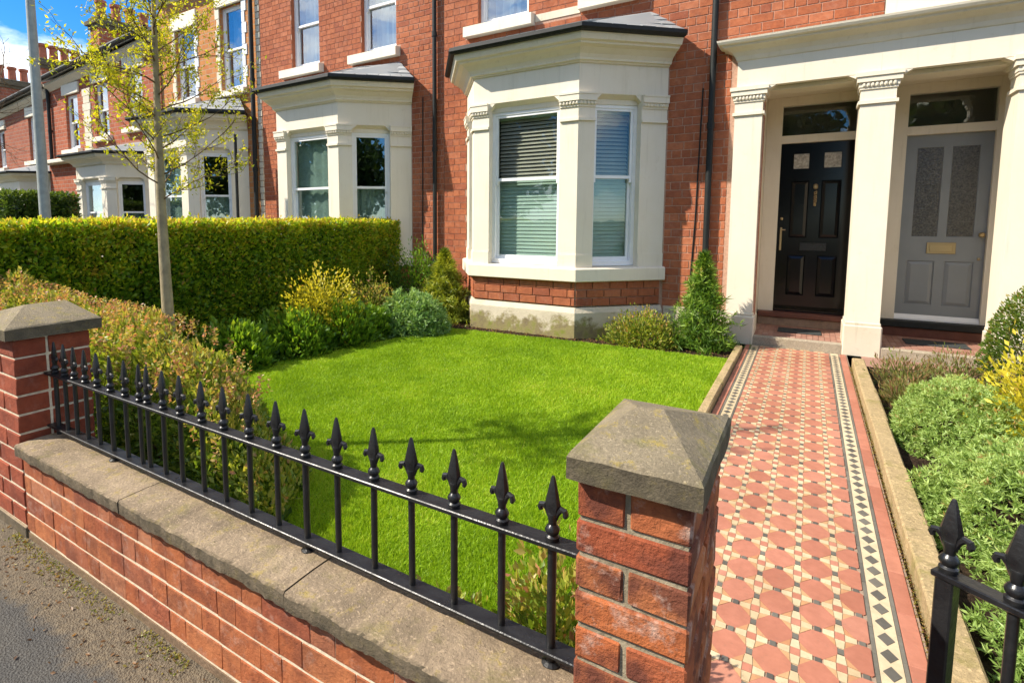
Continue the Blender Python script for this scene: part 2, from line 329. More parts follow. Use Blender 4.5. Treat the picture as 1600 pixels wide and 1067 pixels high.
class MB:
    def __init__(s): s.v = []; s.f = []
    def add(s, vs, fs):
        b = len(s.v); s.v += [tuple(v) for v in vs]; s.f += [tuple(i + b for i in f) for f in fs]; return s
    def box(s, x0, x1, y0, y1, z0, z1):
        return s.add([(x, y, z) for z in (z0, z1) for y in (y0, y1) for x in (x0, x1)], [(0, 2, 3, 1), (4, 5, 7, 6), (0, 1, 5, 4), (2, 6, 7, 3), (0, 4, 6, 2), (1, 3, 7, 5)])
    def cbox(s, x0, x1, y0, y1, z0, z1, c=.005, jit=0):
        """box with every edge chamfered"""
        X = (x0, x1); Y = (y0, y1); Z = (z0, z1); vs = []; idx = {}
        for i in (0, 1):
            for j in (0, 1):
                for k in (0, 1):
                    sx, sy, sz = (1 - 2 * i) * c, (1 - 2 * j) * c, (1 - 2 * k) * c
                    for a, d in (('x', (0, sy, sz)), ('y', (sx, 0, sz)), ('z', (sx, sy, 0))):
                        idx[(i, j, k, a)] = len(vs)
                        vs.append((X[i] + d[0] + (random.uniform(-jit, jit) if jit else 0), Y[j] + d[1] + (random.uniform(-jit, jit) if jit else 0), Z[k] + d[2] + (random.uniform(-jit, jit) if jit else 0)))
        g = idx; fs = []
        for i in (0, 1): fs.append([g[(i, 0, 0, 'x')], g[(i, 1, 0, 'x')], g[(i, 1, 1, 'x')], g[(i, 0, 1, 'x')]][::1 if i else -1])
        for j in (0, 1): fs.append([g[(0, j, 0, 'y')], g[(1, j, 0, 'y')], g[(1, j, 1, 'y')], g[(0, j, 1, 'y')]][::-1 if j else 1])
        for k in (0, 1): fs.append([g[(0, 0, k, 'z')], g[(1, 0, k, 'z')], g[(1, 1, k, 'z')], g[(0, 1, k, 'z')]][::1 if k else -1])
        for i in (0, 1):
            for j in (0, 1): fs.append([g[(i, j, 0, 'x')], g[(i, j, 1, 'x')], g[(i, j, 1, 'y')], g[(i, j, 0, 'y')]][::-1 if (i + j) % 2 else 1])
        for i in (0, 1):
            for k in (0, 1): fs.append([g[(i, 0, k, 'x')], g[(i, 1, k, 'x')], g[(i, 1, k, 'z')], g[(i, 0, k, 'z')]][::1 if (i + k) % 2 else -1])
        for j in (0, 1):
            for k in (0, 1): fs.append([g[(0, j, k, 'y')], g[(1, j, k, 'y')], g[(1, j, k, 'z')], g[(0, j, k, 'z')]][::-1 if (j + k) % 2 else 1])
        for i in (0, 1):
            for j in (0, 1):
                for k in (0, 1): fs.append([g[(i, j, k, 'x')], g[(i, j, k, 'y')], g[(i, j, k, 'z')]][::-1 if (i + j + k) % 2 else 1])
        return s.add(vs, fs)
    def prism(s, poly, z0, z1, caps=True):
        n = len(poly)
        vs = [(x, y, z0) for x, y in poly] + [(x, y, z1) for x, y in poly]
        fs = [(i, (i + 1) % n, n + (i + 1) % n, n + i) for i in range(n)]
        if caps: fs += [tuple(range(n))[::-1], tuple(range(n, 2 * n))]
        return s.add(vs, fs)
    def obox(s, fr, u0, u1, d0, d1, z0, z1):
        """box in a wall frame: u along the wall, d outwards, z up"""
        o, U, N = fr
        return s.add([(o[0] + U[0] * u + N[0] * d, o[1] + U[1] * u + N[1] * d, z) for z in (z0, z1) for d in (d0, d1) for u in (u0, u1)],
                     [(0, 2, 3, 1), (4, 5, 7, 6), (0, 1, 5, 4), (2, 6, 7, 3), (0, 4, 6, 2), (1, 3, 7, 5)])
    def tube(s, pts, rad, n=8, caps=True):
        pts = [Vector(p) for p in pts]; rad = rad if isinstance(rad, (list, tuple)) else [rad] * len(pts)
        b = len(s.v); up = Vector((0, 0, 1)); ref = None
        for i, p in enumerate(pts):
            t = (pts[min(i + 1, len(pts) - 1)] - pts[max(i - 1, 0)]).normalized()
            if ref is None: ref = t.cross(up if abs(t.z) < .9 else Vector((1, 0, 0))).normalized()
            ref = (ref - t * ref.dot(t)).normalized(); q = t.cross(ref)
            for k in range(n):
                a = 2 * math.pi * k / n
                s.v.append(tuple(p + (ref * math.cos(a) + q * math.sin(a)) * rad[i]))
        for i in range(len(pts) - 1):
            for k in range(n):
                a, c = b + i * n + k, b + i * n + (k + 1) % n
                s.f.append((a, c, c + n, a + n))
        if caps:
            s.f.append(tuple(b + k for k in range(n))[::-1]); s.f.append(tuple(b + (len(pts) - 1) * n + k for k in range(n)))
        return s
    def lathe(s, prof, cx=0, cy=0, n=10):
        b = len(s.v)
        for r, z in prof:
            for k in range(n):
                a = 2 * math.pi * k / n; s.v.append((cx + r * math.cos(a), cy + r * math.sin(a), z))
        for i in range(len(prof) - 1):
            for k in range(n):
                a, c = b + i * n + k, b + i * n + (k + 1) % n; s.f.append((a, c, c + n, a + n))
        s.f.append(tuple(b + k for k in range(n))[::-1]); s.f.append(tuple(b + (len(prof) - 1) * n + k for k in range(n)))
        return s
    def mesh(s, name, mat, smooth=False, off=(0, 0, 0)):
        me = bpy.data.meshes.new(name)
        me.from_pydata([(v[0] - off[0], v[1] - off[1], v[2] - off[2]) for v in s.v], [], s.f); me.update()
        me.materials.append(mat)
        if smooth:
            me.polygons.foreach_set('use_smooth', [True] * len(me.polygons))
            try: me.set_sharp_from_angle(angle=R(40))
            except Exception: pass
        return me
    def build(s, name, mat, parent=None, smooth=False, loc=None):
        """verts are world coordinates; object origin = parent's origin (or loc)"""
        if loc is None: loc = ORIGIN[parent.name] if parent is not None else (0, 0, 0)
        return link(name, s.mesh(name, mat, smooth, loc), parent, loc)

# ------------------------------------------------------------------ ground
def sheet(name, poly, z, mat, label=None):
    m = MB(); m.add([(x, y, z) for x, y in poly], [tuple(range(len(poly)))])
    return tag(m.build(name, mat), kind='structure')
sheet('ground', [(-900, -900), (900, -900), (900, 900), (-900, 900)], -.14, GROUND)
sheet('road', [(-200, -9.0), (120, -9.0), (120, -1.75), (-200, -1.75)], -.11, ROAD)
m = MB(); m.box(-200, 120, -1.62, 1.04, -.13, 0); tag(m.build('pavement', ASPH), kind='structure')
m = MB()
for i in range(-40, 30): m.cbox(i * .915, i * .915 + .91, -1.75, -1.62, -.13, .004, .01)
tag(m.build('kerb', KERB), kind='structure')
m = MB(); m.box(-200, 120, -11.5, -9.0, -.13, 0); tag(m.build('opposite_pavement', ASPH), kind='structure')
# garden soil (bumpy sheet)
def grid_sheet(name, x0, x1, y0, y1, z, nx, ny, amp, mat):
    xs = np.linspace(x0, x1, nx); ys = np.linspace(y0, y1, ny); X, Y = np.meshgrid(xs, ys)
    Z = z + amp * (RNG.random(X.shape) - .5) * 2
    V = np.stack([X, Y, Z], -1).reshape(-1, 3); i = np.arange(nx * ny).reshape(ny, nx)
    F = np.stack([i[:-1, :-1], i[:-1, 1:], i[1:, 1:], i[1:, :-1]], -1).reshape(-1, 4)
    return link(name, np_mesh(name, V, F, mat, smooth=True))
tag(grid_sheet('soil_bed', -5.05, -.615, 1.2, 7.55, -.025, 150, 190, .014, SOIL), kind='structure')
tag(grid_sheet('soil_border', .535, 3.2, 1.2, 7.45, -.01, 90, 190, .016, SOIL), kind='structure')
sheet('neighbour_garden', [(-40, 1.2), (-5.05, 1.2), (-5.05, 7.6), (-40, 7.6)], -.03, GROUND)

# ------------------------------------------------------------------ lawn
LAWN = [(-4.95, 1.73), (-.64, 1.70), (-.63, 6.55), (-1.4, 6.52), (-2.5, 6.46), (-4.08, 6.36), (-4.34, 5.2), (-4.62, 3.8), (-4.9, 2.4)]
def inside(px, py, poly):
    r = np.zeros(len(px), bool); j = len(poly) - 1
    for i in range(len(poly)):
        xi, yi = poly[i]; xj, yj = poly[j]
        c = ((yi > py) != (yj > py)) & (px < (xj - xi) * (py - yi) / (yj - yi + 1e-12) + xi); r ^= c; j = i
    return r
m = MB(); m.prism(LAWN, -.03, 0.0); lawn = tag(m.build('lawn', TURF), kind='structure')
def lfn(x, y, s, seed):
    rr = np.random.default_rng(seed); v = np.zeros_like(x)
    for k in range(9):
        a = rr.random() * 6.283; f = s * (0.6 + 1.6 * rr.random()); v += np.sin((x * np.cos(a) + y * np.sin(a)) * f + rr.random() * 6.283) / (1 + .12 * k)
    return v / 4.2
def grass():
    N = 560000
    x = RNG.uniform(-5.0, -.62, N); y = 1.66 + (6.62 - 1.66) * RNG.random(N) ** 1.5
    wob = .035 * lfn(x, y, 26, 5)
    ok = inside(x + wob, y + wob, LAWN); x, y = x[ok], y[ok]; N = len(x)
    h = RNG.uniform(.012, .027, N) * (1 + .3 * lfn(x, y, 9, 3)); w = RNG.uniform(.0011, .0022, N) * (1 + .22 * y)
    a = RNG.random(N) * 6.283; l = RNG.normal(0, .011, (N, 2)); l[:, 0] += .006 * lfn(x, y, 3, 8)
    dx, dy = np.cos(a) * w, np.sin(a) * w
    V = np.empty((N, 3, 3), np.float32)
    V[:, 0] = np.stack([x - dx, y - dy, np.full(N, -.002)], -1); V[:, 1] = np.stack([x + dx, y + dy, np.full(N, -.002)], -1)
    V[:, 2] = np.stack([x + l[:, 0], y + l[:, 1], h], -1)
    t = np.clip(.46 + .20 * lfn(x, y, 2.2, 1) + .16 * lfn(x, y, 8, 2) + .10 * lfn(x, y, 24, 4) + RNG.normal(0, .2, N), 0, 1)
    o = link('grass', np_mesh('grass', V, np.arange(N * 3).reshape(N, 3), L_GRASS, np.repeat(t, 3)))
    tag(o, kind='stuff')
grass()

# ------------------------------------------------------------------ tiled path
path = tag(MB().box(-.56, .42, 1.02, 7.47, -.12, 0.0).build('path', GROUT), kind='structure')
def clip(poly, axis, lim, keep_less):
    out = []
    for i in range(len(poly)):
        a, b = poly[i], poly[(i + 1) % len(poly)]
        ia = (a[axis] <= lim) if keep_less else (a[axis] >= lim); ib = (b[axis] <= lim) if keep_less else (b[axis] >= lim)
        if ia: out.append(a)
        if ia != ib:
            t = (lim - a[axis]) / (b[axis] - a[axis]); out.append((a[0] + (b[0] - a[0]) * t, a[1] + (b[1] - a[1]) * t))
    return out
TILE_CACHE = {}; FAR_TILES = {}
def shrink(poly, k=.0012):
    cx = sum(p[0] for p in poly) / len(poly); cy = sum(p[1] for p in poly) / len(poly); r = []
    for x, y in poly:
        d = math.hypot(x - cx, y - cy) or 1; r.append((x - (x - cx) / d * k, y - (y - cy) / d * k))
    return r
def tile(name, poly, cx, cy, mat, near=True, key=None, x0=-.41, x1=.255):
    P = [(x + cx, y + cy) for x, y in poly]; cut = False
    if min(p[0] for p in P) < x0 or max(p[0] for p in P) > x1:
        P = clip(clip(P, 0, x1, True), 0, x0, False); cut = True
    if len(P) < 3 or max(p[0] for p in P) - min(p[0] for p in P) < .006: return
    dz = random.uniform(-.0008, .0008)
    if not near:
        mb = FAR_TILES.setdefault((name, mat), MB()); mb.prism(shrink(P, .0018), -.004, .004 + dz); return
    if cut or key is None:
        c = (sum(p[0] for p in P) / len(P), sum(p[1] for p in P) / len(P))
        me = MB().prism(shrink([(p[0] - c[0], p[1] - c[1]) for p in P]), -.004, .004).mesh(name, mat)
        link(name, me, path, (c[0], c[1], dz))
    else:
        if key not in TILE_CACHE: TILE_CACHE[key] = MB().prism(shrink(poly), -.004, .004).mesh(name, mat)
        link(name, TILE_CACHE[key], path, (cx, cy, dz))
PX, PY = .133, .170
def sc(pl): return [(u * PX, v * PY) for u, v in pl]
a_, b_ = .435, .12
OCT = sc([(a_, -b_), (a_, b_), (b_, a_), (-b_, a_), (-a_, b_), (-a_, -b_), (-b_, -a_), (b_, -a_)])
DK = sc([(-.075, -.085), (.075, -.085), (.075, .085), (-.075, .085)])
q = .115; e = .375
RDS = sc([(-q, -q), (q, -q), (q, q), (-q, q)])
CRN = [sc(pl) for pl in ([(-q, q), (q, q), (.085, e + .012), (-.085, e + .012)], [(q, q), (-q, q)][::-1] and [(-q, -q), (-.085, -e - .012), (.085, -e - .012), (q, -q)],
                         [(q, -q), (e + .012, -.085), (e + .012, .085), (q, q)], [(-q, q), (-e - .012, .085), (-e - .012, -.085), (-q, -q)])]
ORN = [sc(pl) for pl in ([(q, q), (e - .02, .095), (.095, e - .02)], [(-q, q), (-.095, e - .02), (-e + .02, .095)], [(-q, -q), (-e + .02, -.095), (-.095, -e + .02)], [(q, -q), (.095, -e + .02), (e - .02, -.095)])]
for j in range(-6, 31):
    cy = 2.254 + PY * j
    if cy > 7.42 or cy < 1.2: continue
    for k in range(-4, 2):
        cx = .10 + PX * k
        tile('octagon_tile', OCT, cx, cy, T_RED, True, 'oct')
        if cx + PX / 2 < .255 + .01:
            tile('dark_tile', DK, cx + PX / 2, cy, T_DARK, cy < 4.6, 'dk')
        tile('dark_tile', DK, cx, cy + PY / 2, T_DARK, cy < 4.6, 'dk')
        X, Y = cx - PX / 2, cy + PY / 2
        tile('red_tile', RDS, X, Y, T_RED, cy < 4.2, 'rd')
        for i in range(4):
            tile('cream_tile', CRN[i], X, Y, T_CREAM, cy < 3.6, 'cr%d' % i)
            tile('buff_tile', ORN[i], X, Y, T_ORANGE, cy < 3.3, 'or%d' % i)
for (nm, mt), mb in FAR_TILES.items():
    tag(mb.build(nm + '_far', mt, path), kind='stuff').name = nm + 's'
# borders: dark line, cream band with dark diamonds, dark line, terracotta edging
for c0, s in ((.305, 1), (-.46, -1)):
    for k in range(int((7.45 - 1.1) / .1513)):
        y = 1.1 + k * .1513
        for u0, u1 in ((-.048, -.034), (.034, .048)):
            me = TILE_CACHE.setdefault('bl', MB().box(-.006, .006, -.0748, .0748, -.004, .004).mesh('border_tile', T_GREY))
            link('border_tile', me, path, (c0 + (u0 + u1) / 2, y + .075, random.uniform(-.0006, .0006)))
    MB().box(c0 - .0335, c0 + .0335, 1.06, 7.46, -.004, .0025).build('cream_band', T_CREAM, path)
    for k in range(int((7.42 - 1.1) / .0925)):
        me = TILE_CACHE.setdefault('dm', MB().prism([(0, -.037), (.025, 0), (0, .037), (-.025, 0)], -.004, .0045).mesh('diamond_tile', T_DARK))
        link('diamond_tile', me, path, (c0, 1.12 + k * .0925, random.uniform(-.0006, .0006)))
    xa, xb = (c0 + .050, .41) if s > 0 else (-.555, c0 - .050)
    for k in range(int((7.45 - 1.1) / .302)):
        me = TILE_CACHE.setdefault(('ed', s), MB().cbox(-(xb - xa) / 2, (xb - xa) / 2, -.150, .150, -.004, .006, .002).mesh('edging_tile', T_RED))
        link('edging_tile', me, path, ((xa + xb) / 2, 1.25 + k * .302, random.uniform(-.001, .001)))
# kerbs each side of the path
def kerb_run(name, x0, x1, y0, y1, h, label):
    t = thing(name, ((x0 + x1) / 2, y0, 0), label, 'path edging')
    y = y0; i = 0
    while y < y1 - .1:
        L = min(.9, y1 - y); i += 1
        MB().cbox(x0 + random.uniform(-.003, .003), x1 + random.uniform(-.003, .003), y + .003, y + L - .003, -.1, h + random.uniform(-.004, .004), .008, .002).build('edging_stone', KERB, t)
        y += L
    return t
kerb_run('path_edging', .435, .535, 1.3, 6.95, .085, 'sandstone edging between tiled path and the grey green mounds')
kerb_run('path_edging', -.635, -.565, 1.75, 7.1, .06, 'narrow sandstone edging between tiled path and lawn')

# ------------------------------------------------------------------ brick pieces
BRICKS = {}
def brick_mesh(w, d, h, mat, c=.004, jit=.0012):
    k = (round(w * 200), round(d * 100), round(h * 200), mat.name, random.randrange(3))
    if k not in BRICKS: BRICKS[k] = MB().cbox(-w / 2, w / 2, -d / 2, d / 2, -h / 2, h / 2, c, jit).mesh('brick', mat)
    return BRICKS[k]
def brick_at(x0, x1, y0, y1, z0, z1, mat, parent, c=.004, jit=.0012):
    return link('brick', brick_mesh(x1 - x0, y1 - y0, z1 - z0, mat, c, jit), parent, ((x0 + x1) / 2, (y0 + y1) / 2 + random.uniform(-.001, .001), (z0 + z1) / 2))

# ------------------------------------------------------------------ garden wall, piers, coping
gw = thing('garden_wall', (-1.6, 1.2, 0), 'low red brick garden wall under weathered sandstone coping beside the pavement', 'wall')
MB().box(-3.03, -.30, 1.0015, 1.15, -.02, .42).build('wall_core', MORTAR_CREAM, gw)
MB().box(-3.02, -.30, .997, 1.02, -.02, .030).build('wall_footing', stained_stone('brown_footing', (.24, .16, .10), .3, .5, 5, .006), gw)
zs = [.036, .128, .220, .312, .404]
for r in range(4):
    x = -3.021; k = r; first = random.uniform(.5, 1)
    while x < -.31:
        L = (.205 if k % 2 else .098) * random.uniform(.97, 1.03) * first; first = 1; x1 = min(x + L, -.30)
        if x1 - x > .03: brick_at(x, x1 - .0018, .9985, 1.05, zs[r] + .0050, zs[r + 1] - .0050, WALL_BRICK, gw, .0022)
        x = x1; k += 1
def coping(x0, x1):
    n = 90; mb = MB(); nz = np.convolve(RNG.normal(0, 1, n + 9), np.ones(5) / 2.2, 'same')[4:n + 5]; nw = np.convolve(RNG.normal(0, 1, n + 9), np.ones(4) / 2, 'same')[4:n + 5]
    prof = [(.968, .421), (.961, .424), (.959, .467), (.964, .4745), (1.02, .477), (1.07, .479), (1.12, .478), (1.165, .474), (1.168, .421)]
    b = 0
    for i in range(n + 1):
        x = x0 + (x1 - x0) * i / n
        for p, (y, z) in enumerate(prof):
            a = .0035 if p < 4 else .0018
            mb.v.append((x, y + (nz[i] * .0013 if p < 4 else 0) + random.uniform(-a, a) * .35, z + (nw[i] * .0016 if p else .0) + random.uniform(-a, a) * .22))
    k = len(prof)
    for i in range(n):
        for p in range(k):
            a, c = i * k + p, i * k + (p + 1) % k; mb.f.append((a, c, c + k, a + k))
    mb.f.append(tuple(range(k))); mb.f.append(tuple(n * k + p for p in range(k))[::-1])
    return mb.build('coping_stone', COPING, gw, True)
coping(-2.997, -2.07); coping(-2.067, -1.165); coping(-1.161, -.338)

def pier(label, x0, x1, y0, y1, base, courses, mat, cap, bond, group=None):
    t = thing('gate_pier', ((x0 + x1) / 2, (y0 + y1) / 2, 0), label, 'brick pier', group)
    top = courses[-1]
    MB().box(x0 + .005, x1 - .005, y0 + .005, y1 - .005, -.02, top).build('pier_core', MORTAR_PIER if bond == 'narrow' else MORTAR_CREAM, t)
    if base > 0: MB().cbox(x0 - .004, x1 + .004, y0 - .004, y1 + .004, -.02, base, .004).build('pier_base', COPING, t)
    g = .0052
    for r in range(len(courses) - 1):
        z0, z1 = courses[r] + g, courses[r + 1] - g
        W_, D_ = x1 - x0, y1 - y0
        if bond == 'narrow':
            ym = y0 + D_ * .5
            xs = [(x0, x1)] if r % 2 == 0 else [(x0, x0 + W_ * .46 - g), (x0 + W_ * .46 + g, x1)]
            for a, b in xs: brick_at(a, b, y0, ym - g, z0, z1, mat, t, .0032, .0016)
            brick_at(x0, x1, ym + g, y1, z0, z1, mat, t, .0032, .0016)
        else:
            yb = [y0, y0 + D_ * .42, y1]; xb = [x0, x0 + W_ * (.38 if r % 2 else .62), x1]
            for i in range(2):
                for j in range(2):
                    brick_at(xb[i] + (g if i else 0), xb[i + 1] - (0 if i else g), yb[j] + (g if j else 0), yb[j + 1] - (0 if j else g), z0, z1, mat, t, .004, .0015)
    cx0, cx1, cy0, cy1, cz0, cz1, ra, rb, rz_ = cap
    mb = MB(); n = 7; 
    # slab with uneven edges, then hipped top rising to a short ridge
    ring0, ring1 = [], []
    pts = [(cx0 + (cx1 - cx0) * i / n, cy0) for i in range(n)] + [(cx1, cy0 + (cy1 - cy0) * i / n) for i in range(n)] + [(cx1 - (cx1 - cx0) * i / n, cy1) for i in range(n)] + [(cx0, cy1 - (cy1 - cy0) * i / n) for i in range(n)]
    jj = lambda: random.uniform(-.0014, .0014)
    N_ = len(pts)
    mb.v += [(x + jj(), y + jj(), cz0 + jj() * .5) for x, y in pts] + [(x + jj(), y + jj(), cz1 + jj()) for x, y in pts]
    mx_, my_ = (cx0 + cx1) / 2, (cy0 + cy1) / 2
    mb.v += [(x + (mx_ - x) * .035, y + (my_ - y) * .035, cz1 + .007) for x, y in pts]
    mb.v += [(ra[0], ra[1], rz_), (rb[0], rb[1], rz_ + .002)]
    for i in range(N_):
        j = (i + 1) % N_
        mb.f.append((i, j, N_ + j, N_ + i)); mb.f.append((N_ + i, N_ + j, 2 * N_ + j, 2 * N_ + i))
    A_, B_ = 3 * N_, 3 * N_ + 1
    alongx = abs(ra[0] - rb[0]) > abs(ra[1] - rb[1])
    for i in range(N_):
        j = (i + 1) % N_; side = i // n
        if alongx:   # sides 0 front, 1 right(+x), 2 back, 3 left
            ap = {1: B_, 3: A_}.get(side)
            if ap is not None: mb.f.append((2 * N_ + i, 2 * N_ + j, ap))
            else:
                p = A_ if ((side == 0 and i < n * .5) or (side == 2 and i >= 2 * n + n * .5)) else B_
                mb.f.append((2 * N_ + i, 2 * N_ + j, p))
                if side == 0 and i == int(math.ceil(n * .5)): mb.f.append((2 * N_ + i, B_, A_))
                if side == 2 and i == 2 * n + int(math.ceil(n * .5)): mb.f.append((2 * N_ + i, A_, B_))
        else:        # ridge along y: A near (front), B far
            ap = {0: A_, 2: B_}.get(side)
            if ap is not None: mb.f.append((2 * N_ + i, 2 * N_ + j, ap))
            else:
                p = A_ if ((side == 1 and i < n + n * .5) or (side == 3 and i >= 3 * n + n * .5)) else B_
                mb.f.append((2 * N_ + i, 2 * N_ + j, p))
                if side == 1 and i == n + int(math.ceil(n * .5)): mb.f.append((2 * N_ + i, B_, A_))
                if side == 3 and i == 3 * n + int(math.ceil(n * .5)): mb.f.append((2 * N_ + i, A_, B_))
    mb.f.append(tuple(range(N_))[::-1])
    mb.build('pier_cap', CAP, t)
    return t
pier('narrow red brick gate pier with lichened hipped cap beside the tiled path', -.331, -.135, .95, 1.30, 0, [.952 - .0695 * i for i in range(13, -1, -1)] + [1.034], PIER_BRICK,
     (-.342, -.117, .92, 1.285, 1.036, 1.078, (-.262, 1.085), (-.214, 1.09), 1.136), 'narrow', 'brick garden piers')
pier('broad brick pier with stone cap at the far end of the railing', -3.43, -3.022, .993, 1.318, .055, [.055 + .0898 * i for i in range(11)], OLD_BRICK,
     (-3.475, -2.978, .95, 1.36, .958, 1.008, (-3.22, 1.12), (-3.22, 1.30), 1.085), 'wide', 'brick garden piers')
pier('brick pier carrying the hinges of the iron gate', 1.10, 1.30, .95, 1.30, 0, [.952 - .0695 * i for i in range(13, -1, -1)] + [1.034], PIER_BRICK,
     (1.085, 1.315, .92, 1.285, 1.036, 1.078, (1.17, 1.10), (1.22, 1.105), 1.136), 'narrow', 'brick garden piers')

# ------------------------------------------------------------------ iron railing with spear finials
def finial_mesh():
    mb = MB()
    mb.lathe([(.0125, 0), (.0155, .006), (.0155, .012), (.0115, .016), (.015, .022), (.0165, .028), (.0135, .034), (.009, .040), (.010, .052), (.0125, .062), (.0115, .066)], n=10)
    # faceted spear
    b = len(mb.v)
    prof = [(.0125, .060, .0095), (.0165, .078, .011), (.0185, .088, .0115), (.0125, .115, .009), (.0055, .146, .005), (.003, .152, .003)]
    for w, z, d in prof:
        for k in range(8):
            a = math.pi * k / 4; mb.v.append((w * math.cos(a), d * math.sin(a), z))
    for i in range(len(prof) - 1):
        for k in range(8):
            a, c = b + i * 8 + k, b + i * 8 + (k + 1) % 8; mb.f.append((a, c, c + 8, a + 8))
    mb.f.append(tuple(b + 40 + k for k in range(8)))
    for s in (-1, 1):
        mb.tube([(s * .006, 0, .052), (s * .012, 0, .070), (s * .020, 0, .080), (s * .0275, 0, .078), (s * .030, 0, .070), (s * .0275, 0, .064)], [.0055, .0065, .007, .0065, .0065, .005], 7)
    return mb.mesh('finial', BLACK_METAL, True)
FIN = finial_mesh()
def bar_mesh(z0, z1, r=.0095, name='baluster'):
    return MB().tube([(0, 0, z0), (0, 0, z1)], r, 10).mesh(name, BLACK_METAL, True)
rail = thing('iron_railing', (-1.7, 1.13, .477), 'black iron railing with spear finials on the stone coping', 'railing')
TOPZ, LOWZ = .778, .520
MB().cbox(-3.025, -.33, 1.106, 1.154, TOPZ - .012, TOPZ, .0022).build('top_rail', BLACK_METAL, rail)
MB().cbox(-3.022, -.33, 1.104, 1.156, LOWZ - .010, LOWZ, .0022).build('lower_rail', BLACK_METAL, rail)
BXS = [-2.958, -2.857, -2.763, -2.66, -2.55, -2.434, -2.314, -2.201, -2.145, -2.036, -1.92, -1.785, -1.655, -1.52, -1.384, -1.25, -1.117, -.98, -.846, -.712, -.577, -.448]
BAR = bar_mesh(LOWZ - .012, TOPZ - .006); FOOTBAR = bar_mesh(.470, TOPZ - .006, .0105)
for i, x in enumerate(BXS):
    foot = i in (0, 5, 15, 21)
    tl = random.uniform(-.006, .006)
    me = FOOTBAR if foot else BAR
    b = link('baluster', me, rail, (x, 1.13, 0)); b.rotation_euler = (0, tl * .5, 0)
    f = link('finial', FIN, b, (x, 1.13, TOPZ - .002)); f.rotation_euler = (0, 0, random.uniform(-.25, .25)); f.scale = (1.06, 1.06, 1.0)
for x in (-2.434, -1.25, -.448): MB().lathe([(.022, .4765), (.022, .481), (.013, .486)], x, 1.13, 12).build('foot_plate', BLACK_METAL, rail)
# open gate at the right
gate = thing('iron_gate', (.275, 1.49, 0), 'black iron garden gate with spear finials standing open over the flower bed', 'gate')
gate.rotation_euler = (0, 0, R(-33))
ORIGIN[gate.name] = Vector((0, 0, 0))   # parts are given in gate coordinates: u along the gate
GL = .955
def gpart(name, mb): return link(name, mb.mesh(name, BLACK_METAL, True), gate, (0, 0, 0))
gpart('top_rail', MB().cbox(-.018, GL, -.02, .02, .754, .768, .0025))
gpart('lower_rail', MB().cbox(-.012, GL, -.018, .018, .10, .114, .0025))
ST = MB().cbox(-.016, .016, -.016, .016, .06, .762, .003).mesh('stile', BLACK_METAL)
for i in range(10):
    u = .004 + i * .1035
    if i in (0, 9): b = link('stile', ST, gate, (u, 0, 0))
    else: b = link('baluster', bar_mesh(.106, .762), gate, (u, 0, 0))
    f = link('finial', FIN, b, (u, 0, .766)); f.scale = (1.1, 1.1, 1.05)
gpart('hinge', MB().tube([(GL - .01, 0, .70), (GL - .01, 0, .79)], .014, 10))

# ------------------------------------------------------------------ houses
YW = 7.604     # mortar plane of the terrace
RV = None
def wall_face(x0, x1, z0, z1, openings, y=YW, reveal=.13):
    """front skin with real openings and their reveals"""
    xs = sorted({x0, x1} | {v for o in openings for v in o[:2] if x0 < v < x1}); zs_ = sorted({z0, z1} | {v for o in openings for v in o[2:4] if z0 < v < z1})
    mb = MB()
    for i in range(len(xs) - 1):
        for j in range(len(zs_) - 1):
            cx, cz = (xs[i] + xs[i + 1]) / 2, (zs_[j] + zs_[j + 1]) / 2
            if any(o[0] < cx < o[1] and o[2] < cz < o[3] for o in openings): continue
            mb.add([(xs[i], y, zs_[j]), (xs[i + 1], y, zs_[j]), (xs[i + 1], y, zs_[j + 1]), (xs[i], y, zs_[j + 1])], [(0, 1, 2, 3)])
    for a, b, c, d in openings:
        r = y + reveal
        rv = RV if RV is not None else mb
        rv.add([(a, y, c), (a, r, c), (a, r, d), (a, y, d)], [(0, 1, 2, 3)]); rv.add([(b, y, c), (b, y, d), (b, r, d), (b, r, c)], [(0, 1, 2, 3)])
        rv.add([(a, y, d), (a, r, d), (b, r, d), (b, y, d)], [(0, 1, 2, 3)]); rv.add([(a, y, c), (b, y, c), (b, r, c), (a, r, c)], [(0, 1, 2, 3)])
    return mb
def shell(x0, x1, zt, house, ybk=15.5):
    e = .012; mb = MB()
    a = [(x0 + e, YW + .2, 0), (x1 - e, YW + .2, 0), (x1 - e, ybk, 0), (x0 + e, ybk, 0)]
    b = [(p[0], p[1], zt - .02) for p in a]
    mb.add(a + b, [(0, 3, 7, 4), (1, 5, 6, 2), (2, 6, 7, 3), (4, 7, 6, 5), (0, 1, 2, 3)])
    return mb.build('house_shell', ROOM, house)
